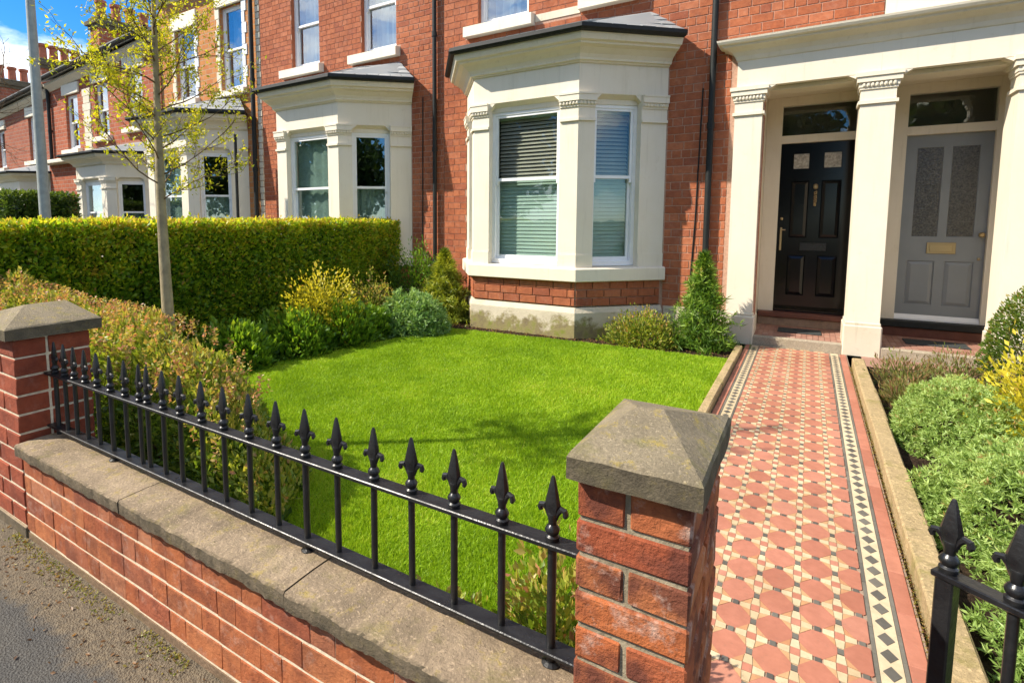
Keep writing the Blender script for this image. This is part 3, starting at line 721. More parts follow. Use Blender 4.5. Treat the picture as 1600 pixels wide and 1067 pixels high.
def roof(x0, x1, zt, house, zl=None, pitch=22):
    zl = zt if zl is None else zl; d = 4.3; h = d * math.tan(R(pitch)); y0 = YW - .28; th = .07
    v = []
    for x, z in ((x0, zl), (x1, zt)):
        v += [(x, y0, z), (x, y0 + d, z + h), (x, y0 + 2 * d, z), (x, y0, z - th), (x, y0 + d, z + h - th), (x, y0 + 2 * d, z - th)]
    f = [(0, 6, 7, 1), (1, 7, 8, 2), (3, 4, 10, 9), (4, 5, 11, 10), (0, 3, 9, 6), (2, 8, 11, 5), (0, 1, 4, 3), (1, 2, 5, 4), (6, 9, 10, 7), (7, 10, 11, 8)]
    r = MB().add(v, f).build('roof', SLATE, house)
    MB().tube([(x0, y0 - .05, zl - .02), (x1, y0 - .05, zt - .02)], .06, 8).build('gutter', GUTTER, house)
    mb = MB(); mb.add([(x0, YW - .03, zl - .30), (x1, YW - .03, zt - .30), (x1, YW - .16, zt - .16), (x0, YW - .16, zl - .16), (x0, YW - .16, zl - .09), (x1, YW - .16, zt - .09), (x0, YW + .01, zl - .09), (x1, YW + .01, zt - .09), (x0, YW + .01, zl - .30), (x1, YW + .01, zt - .30)],
                      [(0, 1, 2, 3), (3, 2, 5, 4), (4, 5, 7, 6), (8, 9, 1, 0), (0, 3, 4, 6, 8), (1, 9, 7, 5, 2)])
    mb.build('eaves_cornice', CREAM_OLD, house)
    return r
def fr_front(x0, y): return ((x0, y), (1, 0), (0, -1))
def sash(house, fr, w, z0, z1, zm, glass=None, name='sash_window', blind=None, curtain=False, room=True, frame=WHITE, bars=.045):
    """sash window in frame fr: u 0..w, outer face at d=0, goes back to d<0"""
    glass = glass or GLASS
    mb = MB(); t = bars
    mb.obox(fr, 0, t, -.09, 0, z0, z1); mb.obox(fr, w - t, w, -.09, 0, z0, z1); mb.obox(fr, t, w - t, -.09, 0, z1 - t, z1); mb.obox(fr, t, w - t, -.09, .012, z0, z0 + t * 1.3)
    s = .034
    # upper sash (front), lower sash (behind)
    zu0, zu1 = zm - .02, z1 - t; a, b = t + .002, w - t - .002
    mb.obox(fr, a, a + s, -.045, -.012, zu0, zu1); mb.obox(fr, b - s, b, -.045, -.012, zu0, zu1); mb.obox(fr, a + s, b - s, -.045, -.012, zu1 - s, zu1); mb.obox(fr, a + s, b - s, -.047, -.010, zu0, zu0 + s * 1.15)
    zl0, zl1 = z0 + t * 1.3, zm + .018
    mb.obox(fr, a, a + s, -.082, -.049, zl0, zl1); mb.obox(fr, b - s, b, -.082, -.049, zl0, zl1); mb.obox(fr, a + s, b - s, -.082, -.049, zl1 - s, zl1); mb.obox(fr, a + s, b - s, -.082, -.049, zl0, zl0 + s * 1.6)
    wd = mb.build(name, frame, house)
    def horn(u): return MB().obox(fr, u, u + s, -.044, -.013, zu0 - .05, zu0)
    for u in (a, b - s): horn(u).build('sash_horn', frame, wd)
    MB().obox(fr, a + s, b - s, -.031, -.027, zu0 + s, zu1 - s).build('pane', glass, wd)
    MB().obox(fr, a + s, b - s, -.068, -.064, zl0 + s, zl1 - s).build('pane', glass, wd)
    if blind:
        bl = MB().obox(fr, t, w - t, -.16, -.12, z1 - t - .05, z1 - t).build('venetian_blind', BLIND, house)
        o, U, N = fr
        n = int((z1 - z0 - .12) / .050)
        ms = {}
        for i in range(n):
            z = z1 - t - .075 - i * .050
            if z < z0 + .05: break
            up = z > zm
            if up not in ms:
                tilt = R(54) if up else R(74); hw = .024; c, s_ = math.cos(tilt) * hw, math.sin(tilt) * hw
                v = []
                for u in (t + .006, w - t - .006):
                    for d, zz in ((c, -s_), (-c, s_), (-c, s_ + .002), (c, -s_ + .002)):
                        v.append((U[0] * u + N[0] * d, U[1] * u + N[1] * d, zz))
                ms[up] = MB().add(v, [(0, 1, 5, 4), (1, 2, 6, 5), (2, 3, 7, 6), (3, 0, 4, 7), (0, 3, 2, 1), (4, 5, 6, 7)]).mesh('slat', BLIND_BROWN if up else BLIND)
            link('slat', ms[up], bl, (o[0] - N[0] * .145, o[1] - N[1] * .145, z))
    if curtain:
        o, U, N = fr
        zt_ = z1 - .04 if curtain in ('pair', 'tall') else zm + .02
        for u0, u1 in ((t + w * .17, w - t),) if curtain == 'pair' else ((t, w - t),):
            mb = MB(); n = 14; v = []
            for i in range(n + 1):
                u = u0 + (u1 - u0) * i / n; d = -.15 + .018 * math.cos(i * 1.9)
                v += [(o[0] + U[0] * u + N[0] * d, o[1] + U[1] * u + N[1] * d, z0 + .04), (o[0] + U[0] * u + N[0] * d, o[1] + U[1] * u + N[1] * d, zt_)]
            mb.add(v, [(2 * i, 2 * i + 2, 2 * i + 3, 2 * i + 1) for i in range(n)]); mb.build('curtain', CURTAIN if curtain == 'pair' else NET, house, True)
    return wd
def sill(house, x0, x1, z0, z1, mat=CREAM, proj=.13):
    return MB().add([(x0, YW + .1, z0), (x1, YW + .1, z0), (x1, YW - proj, z0), (x0, YW - proj, z0), (x0, YW + .1, z1 + .02), (x1, YW + .1, z1 + .02), (x1, YW - proj, z1 - .012), (x0, YW - proj, z1 - .012)],
                    [(0, 3, 2, 1)[::-1], (4, 5, 6, 7)[::-1], (3, 2, 6, 7), (0, 4, 5, 1), (0, 3, 7, 4), (1, 5, 6, 2)]).build('window_sill', mat, house)
def pipe(house, x, z0, z1, y=YW - .065, r=.036, mat=GUTTER):
    p = MB().tube([(x, y, z0), (x, y, z1)], r, 10).build('drainpipe', mat, house, True)
    z = z0 + .5
    while z < z1:
        MB().tube([(x, y, z), (x, y, z + .07)], r + .009, 10).build('pipe_collar', mat, p); z += 1.8
    return p

# bay window plan
BX0, BX1, BY = -3.93, -2.44, 6.74
def outline(p, dx):
    k = .4142 * p; e = 1.4142 * p
    return [(BX0 - .62 - .811 * p + dx, 7.6 - .585 * p), (BX0 - .512 * p + dx, BY - p), (BX1 + k + dx, BY - p), (BX1 + .86 + .7071 * p + dx, 7.6 - .7071 * p)]
CANT = {1: (.7071, .7071, .7071, -.7071, .4142), -1: (-.5848, .8112, -.8112, -.5848, -.512)}   # direction, outward normal, mitre
def bay(house, dx, zs=1.0, detail=2, zbase=0.0):
    Z = lambda z: zbase + z * zs
    bw = MB().prism(outline(-.22, dx), Z(0), Z(.72)).build('bay_window', MORTAR_FACADE, house)
    # everything below hangs on the bay part (thing > bay_window > piece)
    def band(name, rings, mat):
        mb = MB(); pts = [[(x, y, Z(z)) for x, y in outline(p, dx)] for p, z in rings]
        b = 0
        for r in pts: mb.v += r
        for i in range(len(pts) - 1):
            for k in range(3): a = i * 4 + k; mb.f.append((a, a + 1, a + 5, a + 4))
        mb.f.append((0, 1, 2, 3)[::-1]); n = (len(pts) - 1) * 4; mb.f.append((n, n + 1, n + 2, n + 3))
        zb, zt = Z(rings[0][1]), Z(rings[-1][1])
        for e_ in (0, 3):       # square-cut ends against the wall
            ix, iy = outline(-.1, dx)[e_]; b0 = len(mb.v); mb.v += [(ix, iy, zt), (ix, iy, zb)]
            f = [4 * i + e_ for i in range(len(pts))] + [b0, b0 + 1]; mb.f.append(tuple(f if e_ else f[::-1]))
        return mb.build(name, mat, bw)
    if detail: band('plinth', [(.035, -.02), (.035, .31), (.0, .375), (-.2, .39)], PLINTH)
    if detail > 1:
        # dado bricks, three courses
        o = outline(0, dx)
        zc = [.392, .498, .604, .708]
        for r in range(3):
            x = BX0 + dx - (.05 if r % 2 else 0)
            while x < BX1 + dx - .01:
                x0, x1 = max(x, BX0 + dx + .001), min(x + .24, BX1 + dx)
                if x1 - x0 > .03: link('brick', brick_mesh(x1 - x0 - .009, .05, zc[r + 1] - zc[r] - .011, FACADE_BRICK), bw, ((x0 + x1) / 2, BY + .02, (zc[r] + zc[r + 1]) / 2))
                x += .24
            for s, cxx in ((1, BX1 + dx), (-1, BX0 + dx)):
                u = -.08 if r % 2 else 0.0
                dx_, dy_, nx_, ny_, _k = CANT[s]
                while u < (1.2 if s > 0 else 1.04):
                    u0, u1 = max(u, .012), min(u + .24, 1.19 if s > 0 else 1.04)
                    if u1 - u0 > .03:
                        um = (u0 + u1) / 2
                        b = link('brick', brick_mesh(u1 - u0 - .009, .05, zc[r + 1] - zc[r] - .011, FACADE_BRICK), bw, (cxx + dx_ * um - nx_ * .02, BY + dy_ * um - ny_ * .02, (zc[r] + zc[r + 1]) / 2))
                        b.rotation_euler = (0, 0, math.atan2(ny_, nx_) + math.pi / 2)
                    u += .24
        MB().prism(outline(-.012, dx), .39, .71).build('dado_mortar', MORTAR_FACADE, bw)
    elif detail == 1: band('dado', [(0, .39), (0, .71)], FACADE_BRICK)
    band('sill_course', [(.06, .71), (.075, .72), (.075, .87), (.055, .885), (-.2, .90)], CREAM)
    # pilasters
    def poly_corner(cx, s, w, wc, p=0.0, dep=.24):
        ux, uy, nx, ny, k = CANT[s]
        out = [(cx - s * w, BY - p), (cx + k * p, BY - p), (cx + ux * wc + nx * p, BY + uy * wc + ny * p)]
        inn = [(cx + ux * wc - nx * dep, BY + uy * wc - ny * dep), (cx - k * dep, BY + dep), (cx - s * w, BY + dep)]
        q = out + inn
        return q if s > 0 else q[::-1]
    def poly_end(cx, s, s0, s1, p=0.0, dep=.22):
        ux, uy, nx, ny, k = CANT[s]
        q = [(cx + ux * s0 + nx * p, BY + uy * s0 + ny * p), (cx + ux * s1 + nx * p, BY + uy * s1 + ny * p), (cx + ux * s1 - nx * dep, BY + uy * s1 - ny * dep), (cx + ux * s0 - nx * dep, BY + uy * s0 - ny * dep)]
        return q if s > 0 else q[::-1]
    L1, L2 = BX0 + dx, BX1 + dx
    def pil(fn, args):
        P_ = MB().prism(fn(*args), Z(1.06), Z(2.72)).build('pilaster', CREAM, bw)
        mb = MB(); mb.prism(fn(*args, .014), Z(.885), Z(1.05)); mb.prism(fn(*args, .007), Z(1.05), Z(1.065))
        mb.build('pilaster_base', CREAM, bw)
        mb = MB()
        for z0, z1, p in ((2.715, 2.75, .028), (2.75, 2.885, .004), (2.885, 2.915, .018), (2.915, 2.955, .032), (2.955, 3.03, .052), (3.03, 3.052, .06)): mb.prism(fn(*args, p), Z(z0), Z(z1))
        mb.build('capital', CREAM, bw)
        if detail > 1:
            q = fn(*args, .030); mb = MB()
            for i in range(2 if fn is poly_corner else 1):
                a, b = q[i], q[i + 1]
                if args[1] < 0: a, b = q[-1 - i], q[-2 - i]
                n = max(3, int(math.hypot(b[0] - a[0], b[1] - a[1]) / .042))
                for t in range(n):
                    f = (t + .5) / n; x, y = a[0] + (b[0] - a[0]) * f, a[1] + (b[1] - a[1]) * f
                    mb.lathe([(.003, Z(2.905)), (.014, Z(2.918)), (.017, Z(2.935)), (.012, Z(2.95))], x, y, 6)
            mb.build('bead_row', CREAM, bw)
    pil(poly_corner, (L2, 1, .24, .222)); pil(poly_corner, (L1, -1, .24, .222))
    pil(poly_end, (L2, 1, .856, 1.212)); pil(poly_end, (L1, -1, .72, 1.056))
    # lintels over each light, chamfered
    def lintel(fr, w):
        mb = MB(); o, U, N = fr
        def P(u, d, z): return (o[0] + U[0] * u + N[0] * d, o[1] + U[1] * u + N[1] * d, Z(z))
        mb.add([P(0, -.24, 2.94), P(w, -.24, 2.94), P(w, -.085, 2.94), P(0, -.085, 2.94), P(w, -.085, 3.0), P(0, -.085, 3.0), P(w, -.0, 3.052), P(0, -.0, 3.052), P(0, -.24, 3.052), P(w, -.24, 3.052)],
               [(0, 1, 2, 3), (3, 2, 4, 5), (5, 4, 6, 7), (7, 6, 9, 8), (8, 9, 1, 0), (0, 3, 5, 7, 8), (1, 9, 6, 4, 2)])
        # shouldered corners
        for u0, u1 in ((0, .09), (w, w - .09)):
            mb.add([P(u0, -.004, 3.052), P(u1, -.004, 3.052), P(u0, -.004, 2.965), P(u0, -.12, 3.052), P(u1, -.12, 3.052), P(u0, -.12, 2.965)], [(0, 1, 2), (3, 5, 4), (0, 3, 4, 1), (1, 4, 5, 2), (2, 5, 3, 0)])
        mb.build('lintel', CREAM, bw)
    c = .7071
    wf = BX1 - BX0 - .48
    f0 = ((L1 + .24, BY), (1, 0), (0, -1)); lintel(f0, wf)
    wc = (.605 - .157) / c
    f1 = ((L2 + .157, BY + .157), (c, c), (c, -c)); lintel(f1, wc)
    u_ = CANT[-1]; f2 = ((L1 + u_[0] * .72, BY + u_[1] * .72), (-u_[0], -u_[1]), (u_[2], u_[3])); wl = .72 - .222; lintel(f2, wl)
    # frieze, cornice, gutter
    band('frieze', [(0.0, 3.05), (0.0, 3.43), (-.2, 3.44)], CREAM)
    band('cornice', [(.02, 3.41), (.03, 3.43), (.055, 3.435), (.06, 3.46), (.085, 3.50), (.15, 3.555), (.21, 3.58), (.215, 3.60), (.255, 3.615), (.265, 3.64), (.275, 3.665), (.28, 3.69), (-.1, 3.70)], CREAM)
    band('gutter', [(.26, 3.688), (.33, 3.692), (.355, 3.72), (.35, 3.765), (.29, 3.768), (.0, 3.765)], GUTTER)
    # hipped roof of slates
    lo = [(x, y, Z(3.76)) for x, y in outline(.30, dx)]
    hi = [(BX0 - .25 + dx, 7.6, Z(4.17)), (BX0 + .10 + dx, 7.595, Z(4.17)), (BX1 - .10 + dx, 7.595, Z(4.17)), (BX1 + .62 + dx, 7.6, Z(4.13))]
    MB().add(lo + hi, [(0, 1, 5, 4), (1, 2, 6, 5), (2, 3, 7, 6), (0, 4, 5, 6, 7, 3), (0, 3, 2, 1)]).build('bay_roof', SLATE, bw)
    if detail:
        rows = 4
        for k in range(3):
            A0, A1, B0, B1 = [Vector(v) for v in (lo[k], lo[k + 1], hi[k], hi[k + 1])]
            nrm = (A1 - A0).cross(B0 - A0).normalized()
            if nrm.z < 0: nrm = -nrm
            for r in range(rows):
                t0, t1 = r / rows, min(1.0, (r + 1.25) / rows)
                p0, p1 = A0.lerp(B0, t0), A1.lerp(B1, t0); q0, q1 = A0.lerp(B0, t1), A1.lerp(B1, t1)
                n = max(2, int(round((p1 - p0).length / .20)))
                for i in range(n):
                    fa, fb = (i + (.0 if r % 2 else .0)) / n + .006, (i + 1) / n - .006
                    lift = nrm * (.022 + random.uniform(0, .006)); lf2 = nrm * .006
                    v = [p0.lerp(p1, fa) + lift, p0.lerp(p1, fb) + lift, q0.lerp(q1, fb) + lf2, q0.lerp(q1, fa) + lf2]
                    w = [x - nrm * .008 for x in v]
                    MB().add(v + w, [(0, 1, 2, 3), (7, 6, 5, 4), (0, 4, 5, 1), (1, 5, 6, 2), (2, 6, 7, 3), (3, 7, 4, 0)]).build('slate', SLATE, bw)
    # windows
    def inset(f, d): o, U, N = f; return ((o[0] - N[0] * d, o[1] - N[1] * d), U, N)
    bl = detail > 1 and dx == 0
    cur = None if bl else 'full'
    k_ = 0
    for f, w in ((f0, wf), (f1, wc), (f2, wl)):
        sash(house, inset(f, .10), w, Z(.90), Z(2.945), Z(2.04), None if bl else GLASS_MID, blind=bl, curtain='tall' if cur and k_ == 0 else cur); k_ += 1
    # dark interior closing: floor and ceiling of the bay
    MB().prism(outline(-.23, dx), Z(3.06), Z(3.08)).build('bay_ceiling', ROOM, bw)
    return bw

def facade_bricks(house, x0, x1, z0, z1, blocked, pitch=.1085, length=.245, limit=300, mat=FACADE_BRICK, near_first=lambda x, z: -x):
    """individual bricks laid in courses; blocked = rectangles (x0,x1,z0,z1) without bricks"""
    L = []
    n = int((z1 - z0) / pitch)
    for r in range(n):
        za, zb = z0 + r * pitch, z0 + (r + 1) * pitch; zc = (za + zb) / 2
        iv = [(x0, x1)]
        for a, b, c, d in blocked:
            if c < zc < d:
                nv = []
                for p, q_ in iv:
                    if b <= p or a >= q_: nv.append((p, q_)); continue
                    if a > p: nv.append((p, a))
                    if b < q_: nv.append((b, q_))
                iv = nv
        # English garden bond: one course of headers to three of stretchers
        l = length / 2 if r % 4 == 3 else length
        off = (l / 2 if r % 2 else 0) + (.03 if r % 4 == 3 else 0)
        for p, q_ in iv:
            k = math.floor((p - off) / l)
            while k * l + off < q_:
                a, b = max(p, k * l + off), min(q_, (k + 1) * l + off)
                if b - a > .035: L.append((a + .0045, b - .0045, za + .005, zb - .005))
                k += 1
    L.sort(key=lambda b: near_first((b[0] + b[1]) / 2, (b[2] + b[3]) / 2))
    for a, b, c, d in L[:limit]: brick_at(a, b, YW - .006, YW + .03, c, d, mat, house, .003, .0008)
    if len(L) > limit:
        mb = MB()
        for a, b, c, d in L[limit:]: mb.box(a, b, YW - .006 + random.uniform(-.001, .001), YW + .03, c, d)
        tag(mb.build('brickwork', mat, house), kind='stuff')

def rect_bay(dx, zt=3.72): return (BX0 - .62 + dx - .01, BX1 + .86 + dx + .01, 0, zt)

# ---- house with the black door
hA = thing('terraced_house', (-2.2, 7.6, 0), 'red brick terraced house with cream bay window and glossy black front door', 'house', 'terraced houses')
opA = [(-4.36, -3.53, 4.43, 6.05), (-2.72, -1.95, 4.50, 6.05), (rect_bay(0)[0] + .09, rect_bay(0)[1] - .09, .0, 3.45), (-.50, .40, 0, 3.03)]
AX0, AX1 = -4.985, .553
RV = MB()
wA = wall_face(AX0, AX1, 0, 6.6, [(a, b, c, d) for a, b, c, d in opA], reveal=.12).build('wall', MORTAR_FACADE, hA)
RV.build('window_reveal', FACADE_BRICK, hA); RV = None
shell(AX0, AX1, 6.6, hA); roof(AX0, AX1 , 6.75, hA)
blA = [opA[0], opA[1], rect_bay(0), (-.86, AX1, 0, 3.5), (-4.58, -3.42, 4.27, 4.44), (-2.75, -1.92, 4.32, 4.5), (-3.42, -2.75, 4.30, 4.42), (AX0, -4.56, 0, .37), (-1.6, -.8, 0, .37)]
facade_bricks(hA, AX0, AX1, .37, 6.5, blA, .100, .228, limit=300, near_first=lambda x, z: max(0, z - 4.6) * 5 - x * .02)
# plinth course between the bay and the door, and left of the bay
MB().box(-1.54, -.80, YW - .035, YW + .02, -.02, .37).build('wall_plinth', PLINTH, hA)
MB().box(AX0, -4.60, YW - .035, YW + .02, -.02, .37).build('wall_plinth', PLINTH, hA)
bay(hA, 0)
sash(hA, fr_front(-4.36, YW + .08), .83, 4.43, 6.05, 5.25, GLASS_SKY, curtain='pair')
sash(hA, fr_front(-2.72, YW + .08), .77, 4.50, 6.05, 5.25, GLASS_SKY, curtain='pair')
sill(hA, -4.56, -3.43, 4.27, 4.43); sill(hA, -2.75, -1.95, 4.32, 4.5)
MB().box(-3.42, -2.76, YW - .012, YW + .02, 4.31, 4.41).build('string_course', CREAM_OLD, hA)
pipe(hA, -1.06, .3, 6.6)
# thin cable beside each pipe
MB().tube([(-1.235, YW - .012, .6), (-1.20, YW - .012, 1.5), (-1.17, YW - .012, 3.1)], .009, 6).build('cable', GUTTER, hA)

# ---- portico: columns, entablature
def column(house, x0, x1, y0=7.5):
    c = MB(); c.box(x0, x1, y0, 7.93, .36, 2.72)
    col = c.build('column', CREAM, house)
    # raised panel margin on the shaft
    mb = MB(); mb.cbox(x0 - .025, x1 + .025, y0 - .03, 7.9, -.01, .34, .012); mb.cbox(x0 - .012, x1 + .012, y0 - .014, 7.9, .338, .372, .006)
    mb.build('column_base', CREAM_OLD, col)
    mb = MB()
    for z0, z1, p in ((2.71, 2.745, .022), (2.745, 2.86, .002), (2.86, 2.885, .014), (2.885, 2.935, .022), (2.935, 2.99, .042), (2.99, 3.032, .055)):
        mb.box(x0 - p, x1 + p, y0 - p, 7.8, z0, z1)
    mb.build('capital', CREAM, col)
    mb = MB(); n = int((x1 - x0) / .035)
    for i in range(n):
        mb.lathe([(.004, 2.882), (.014, 2.895), (.016, 2.91), (.01, 2.93)], x0 + (i + .5) * (x1 - x0) / n, y0 - .022, 6)
    mb.build('bead_row', CREAM, col)
    return col
column(hA, -.80, -.515); column(hA, .395, .69)
def entablature(house, x0, x1, endl, endr):
    y0 = 7.5
    MB().box(x0, x1, y0, 7.93, 3.03, 3.345).build('frieze', CREAM, house)
    prof = [(0.0, 3.335), (.012, 3.34), (.02, 3.36), (.028, 3.385), (.06, 3.43), (.12, 3.465), (.15, 3.475), (.155, 3.495), (.19, 3.505), (.205, 3.53), (.21, 3.55)]
    mb = MB(); k = len(prof)
    ends = [x0, x1]
    v = []
    for p, z in prof: v.append((x0 - (p if endl else 0), y0 - p, z))
    for p, z in prof: v.append((x1 + (p if endr else 0), y0 - p, z))
    vb = [(x0 - (p if endl else 0), 7.62, z) for p, z in prof] + [(x1 + (p if endr else 0), 7.62, z) for p, z in prof]
    mb.v = v + vb
    for i in range(k - 1):
        mb.f.append((i, k + i, k + i + 1, i + 1)); mb.f.append((2 * k + i, i, i + 1, 2 * k + i + 1)); mb.f.append((k + i, 3 * k + i, 3 * k + i + 1, k + i + 1))
    mb.f.append((k - 1, 2 * k - 1, 4 * k - 1, 3 * k - 1)); mb.f.append((0, 2 * k, 3 * k, k))
    mb.build('cornice', CREAM, house)
    mb = MB(); mb.add([(x0 - (.21 if endl else 0), 7.29, 3.551), (x1, 7.29, 3.551), (x1, 7.6, 3.60), (x0 - (.21 if endl else 0), 7.6, 3.60), (x0 - (.21 if endl else 0), 7.6, 3.551), (x1, 7.6, 3.551)], [(0, 1, 2, 3), (0, 3, 4), (1, 5, 2)]); mb.build('cornice_flashing', CREAM_OLD, house)
entablature(hA, -.79, .5515, True, False)
def head(house, x0, x1):
    """soffit with splayed shoulders over a door recess"""
    mb = MB(); mb.box(x0, x1, 7.62, 7.93, 2.985, 3.031); 
    for a, b in ((x0, x0 + .13), (x1, x1 - .13)):
        mb.add([(a, 7.503, 3.031), (b, 7.503, 3.031), (a, 7.503, 2.955), (a, 7.93, 3.031), (b, 7.93, 3.031), (a, 7.93, 2.955)], [(0, 1, 2), (3, 5, 4), (0, 3, 4, 1), (1, 4, 5, 2), (2, 5, 3, 0)])
    mb.build('door_head', CREAM, house)
head(hA, -.515, .395)

PANE_TAN_REFLECTION = plain('tan_reflection_pane', (.42, .36, .27), .25, .6, 40, .5, .004, 60)  # tan reflection in the black door's glass, painted as the pane colour
def door(house, x0, x1, z0, z1, y, paint, kind):
    w = x1 - x0
    mb = MB(); kx, kz_ = w / (.73 if kind == 'black' else .695), (z1 - z0) / 2.0
    if kind == 'black':
        lights = [(.13, .29, 1.70, 1.88), (.43, .60, 1.70, 1.88)]
        panels = [(.12, .30, .89, 1.56), (.42, .61, .89, 1.56), (.12, .30, .20, .68), (.42, .61, .20, .68)]
        box, knock = (.24, .50, .74, .83), True
    else:
        lights = [(.10, .315, .92, 1.87), (.385, .60, .92, 1.87)]
        panels = [(.08, .31, .18, .66), (.39, .62, .18, .66)]
        box, knock = (.235, .47, .74, .86), False
    lights = [(a * kx, b * kx, c * kz_, d * kz_) for a, b, c, d in lights]; panels = [(a * kx, b * kx, c * kz_, d * kz_) for a, b, c, d in panels]
    box = (box[0] * kx, box[1] * kx, box[2] * kz_, box[3] * kz_)
    holes = lights + panels
    xs = sorted({0, w} | {v for h in holes for v in h[:2]}); zz = sorted({0, z1 - z0} | {v for h in holes for v in h[2:]})
    for i in range(len(xs) - 1):
        for j in range(len(zz) - 1):
            cx, cz = (xs[i] + xs[i + 1]) / 2, (zz[j] + zz[j + 1]) / 2
            if any(h[0] < cx < h[1] and h[2] < cz < h[3] for h in holes): continue
            mb.add([(x0 + xs[i], y, z0 + zz[j]), (x0 + xs[i + 1], y, z0 + zz[j]), (x0 + xs[i + 1], y, z0 + zz[j + 1]), (x0 + xs[i], y, z0 + zz[j + 1])], [(0, 1, 2, 3)])
    for a, b, c, d in holes:
        r = y + .014; A_, B_, C_, D_ = x0 + a, x0 + b, z0 + c, z0 + d
        mb.add([(A_, y, C_), (B_, y, C_), (B_, y, D_), (A_, y, D_), (A_ + .008, r, C_ + .008), (B_ - .008, r, C_ + .008), (B_ - .008, r, D_ - .008), (A_ + .008, r, D_ - .008)], [(0, 1, 5, 4), (1, 2, 6, 5), (2, 3, 7, 6), (3, 0, 4, 7)])
    mb.box(x0, x1, y + .0141, y + .05, z0, z1)
    dr = mb.build('door', paint, house)
    for a, b, c, d in panels:
        A_, B_, C_, D_ = x0 + a + .008, x0 + b - .008, z0 + c + .008, z0 + d - .008; r = y + .014
        mb = MB(); k = .035
        mb.add([(A_, r, C_), (B_, r, C_), (B_, r, D_), (A_, r, D_), (A_ + k, y - .002, C_ + k), (B_ - k, y - .002, C_ + k), (B_ - k, y - .002, D_ - k), (A_ + k, y - .002, D_ - k)], [(0, 1, 5, 4), (1, 2, 6, 5), (2, 3, 7, 6), (3, 0, 4, 7), (4, 5, 6, 7)])
        mb.build('door_panel', paint, dr)
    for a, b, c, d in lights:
        MB().box(x0 + a + .004, x0 + b - .004, y + .009, y + .0135, z0 + c + .004, z0 + d - .004).build('door_pane', GLASS_FROST if kind != 'black' else PANE_TAN_REFLECTION, dr)
    a, b, c, d = box
    mb = MB(); mb.cbox(x0 + a, x0 + b, y - .012, y - .001, z0 + c, z0 + d, .003); mb.cbox(x0 + a + .025, x0 + b - .025, y - .018, y - .011, z0 + c + .022, z0 + d - .022, .003)
    mb.build('letterbox', BRASS if kind != 'black' else BLACK_METAL, dr)
    if knock:
        mb = MB(); cx = x0 + w * .5
        mb.lathe([(.004, z0 + 1.66), (.026, z0 + 1.64), (.026, z0 + 1.60), (.01, z0 + 1.585)], cx, y - .012, 10)
        for i, zc in enumerate((1.545, 1.49, 1.44)): mb.tube([(cx - .014, y - .01, z0 + zc), (cx + .012, y - .016, z0 + zc + .018), (cx + .014, y - .016, z0 + zc - .012), (cx - .012, y - .01, z0 + zc - .022)], .007, 6)
        mb.lathe([(.006, z0 + 1.415), (.017, z0 + 1.40), (.012, z0 + 1.375)], cx, y - .014, 8)
        mb.build('door_knocker', BRASS, dr)
        hx = x0 + .045
        mb = MB(); mb.cbox(hx - .012, hx + .012, y - .010, y - .001, z0 + .80, z0 + 1.10, .003); mb.tube([(hx, y - .01, z0 + 1.07), (hx, y - .05, z0 + 1.07), (hx + .05, y - .05, z0 + 1.07)], .008, 7); mb.lathe([(.014, z0 + 1.20), (.018, z0 + 1.215), (.014, z0 + 1.23)], hx, y - .006, 9)
        mb.build('door_handle', BRASS, dr)
    else:
        hx = x1 - .045
        mb = MB(); mb.tube([(hx, y - .001, z0 + 1.03), (hx, y - .045, z0 + 1.03)], [.012, .012], 8); mb.lathe([(.012, z0 + 1.0), (.028, z0 + 1.012), (.028, z0 + 1.045), (.012, z0 + 1.057)], hx, y - .055, 10); mb.lathe([(.01, z0 + .74), (.015, z0 + .75), (.01, z0 + .77)], hx, y - .004, 9)
        mb.build('door_handle', BRASS, dr)
    # weatherboard
    mb = MB(); mb.add([(x0, y - .001, z0), (x1, y - .001, z0), (x1, y - .045, z0), (x0, y - .045, z0), (x0, y - .001, z0 + .075), (x1, y - .001, z0 + .075), (x1, y - .045, z0 + .03), (x0, y - .045, z0 + .03)], [(3, 2, 1, 0), (4, 7, 6, 5), (3, 7, 6, 2), (0, 4, 7, 3), (1, 2, 6, 5), (0, 1, 5, 4)])
    mb.build('weatherboard', paint if kind == 'black' else WHITE, dr)
    return dr
def porch(house, x0, x1):
    MB().add([(x0, 7.925, 0), (x0, 8.62, 0), (x0, 8.62, 3.06), (x0, 7.925, 3.06)], [(0, 1, 2, 3)]).build('porch_wall', CREAM, house)
    MB().add([(x1, 7.925, 0), (x1, 8.62, 0), (x1, 8.62, 3.06), (x1, 7.925, 3.06)], [(0, 3, 2, 1)]).build('porch_wall', CREAM, house)
    MB().add([(x0, 7.9, 3.045), (x1, 7.9, 3.045), (x1, 8.62, 3.045), (x0, 8.62, 3.045)], [(0, 1, 2, 3)]).build('porch_ceiling', CREAM, house)
porch(hA, -.525, .455)
door(hA, -.348, .445, .288, 2.464, 8.55, BLACK_DOOR, 'black')
def door_frame(house, x0, x1, jl, jr, zt=3.044):
    mb = MB()
    mb.box(x0, x0 + jl, 8.49, 8.615, .288, zt)
    if jr > .01: mb.box(x1 - jr, x1, 8.49, 8.615, .288, zt)
    mb.box(x0 + jl, x1 - jr, 8.485, 8.615, 2.466, 2.562); mb.box(x0 + jl, x1 - jr, 8.49, 8.615, 2.937, zt)
    return mb.build('door_frame', CREAM, house)
door_frame(hA, -.523, .453, .175, .006)
MB().box(-.348, .447, 8.56, 8.565, 2.562, 2.937).build('transom_pane', GLASS, hA)
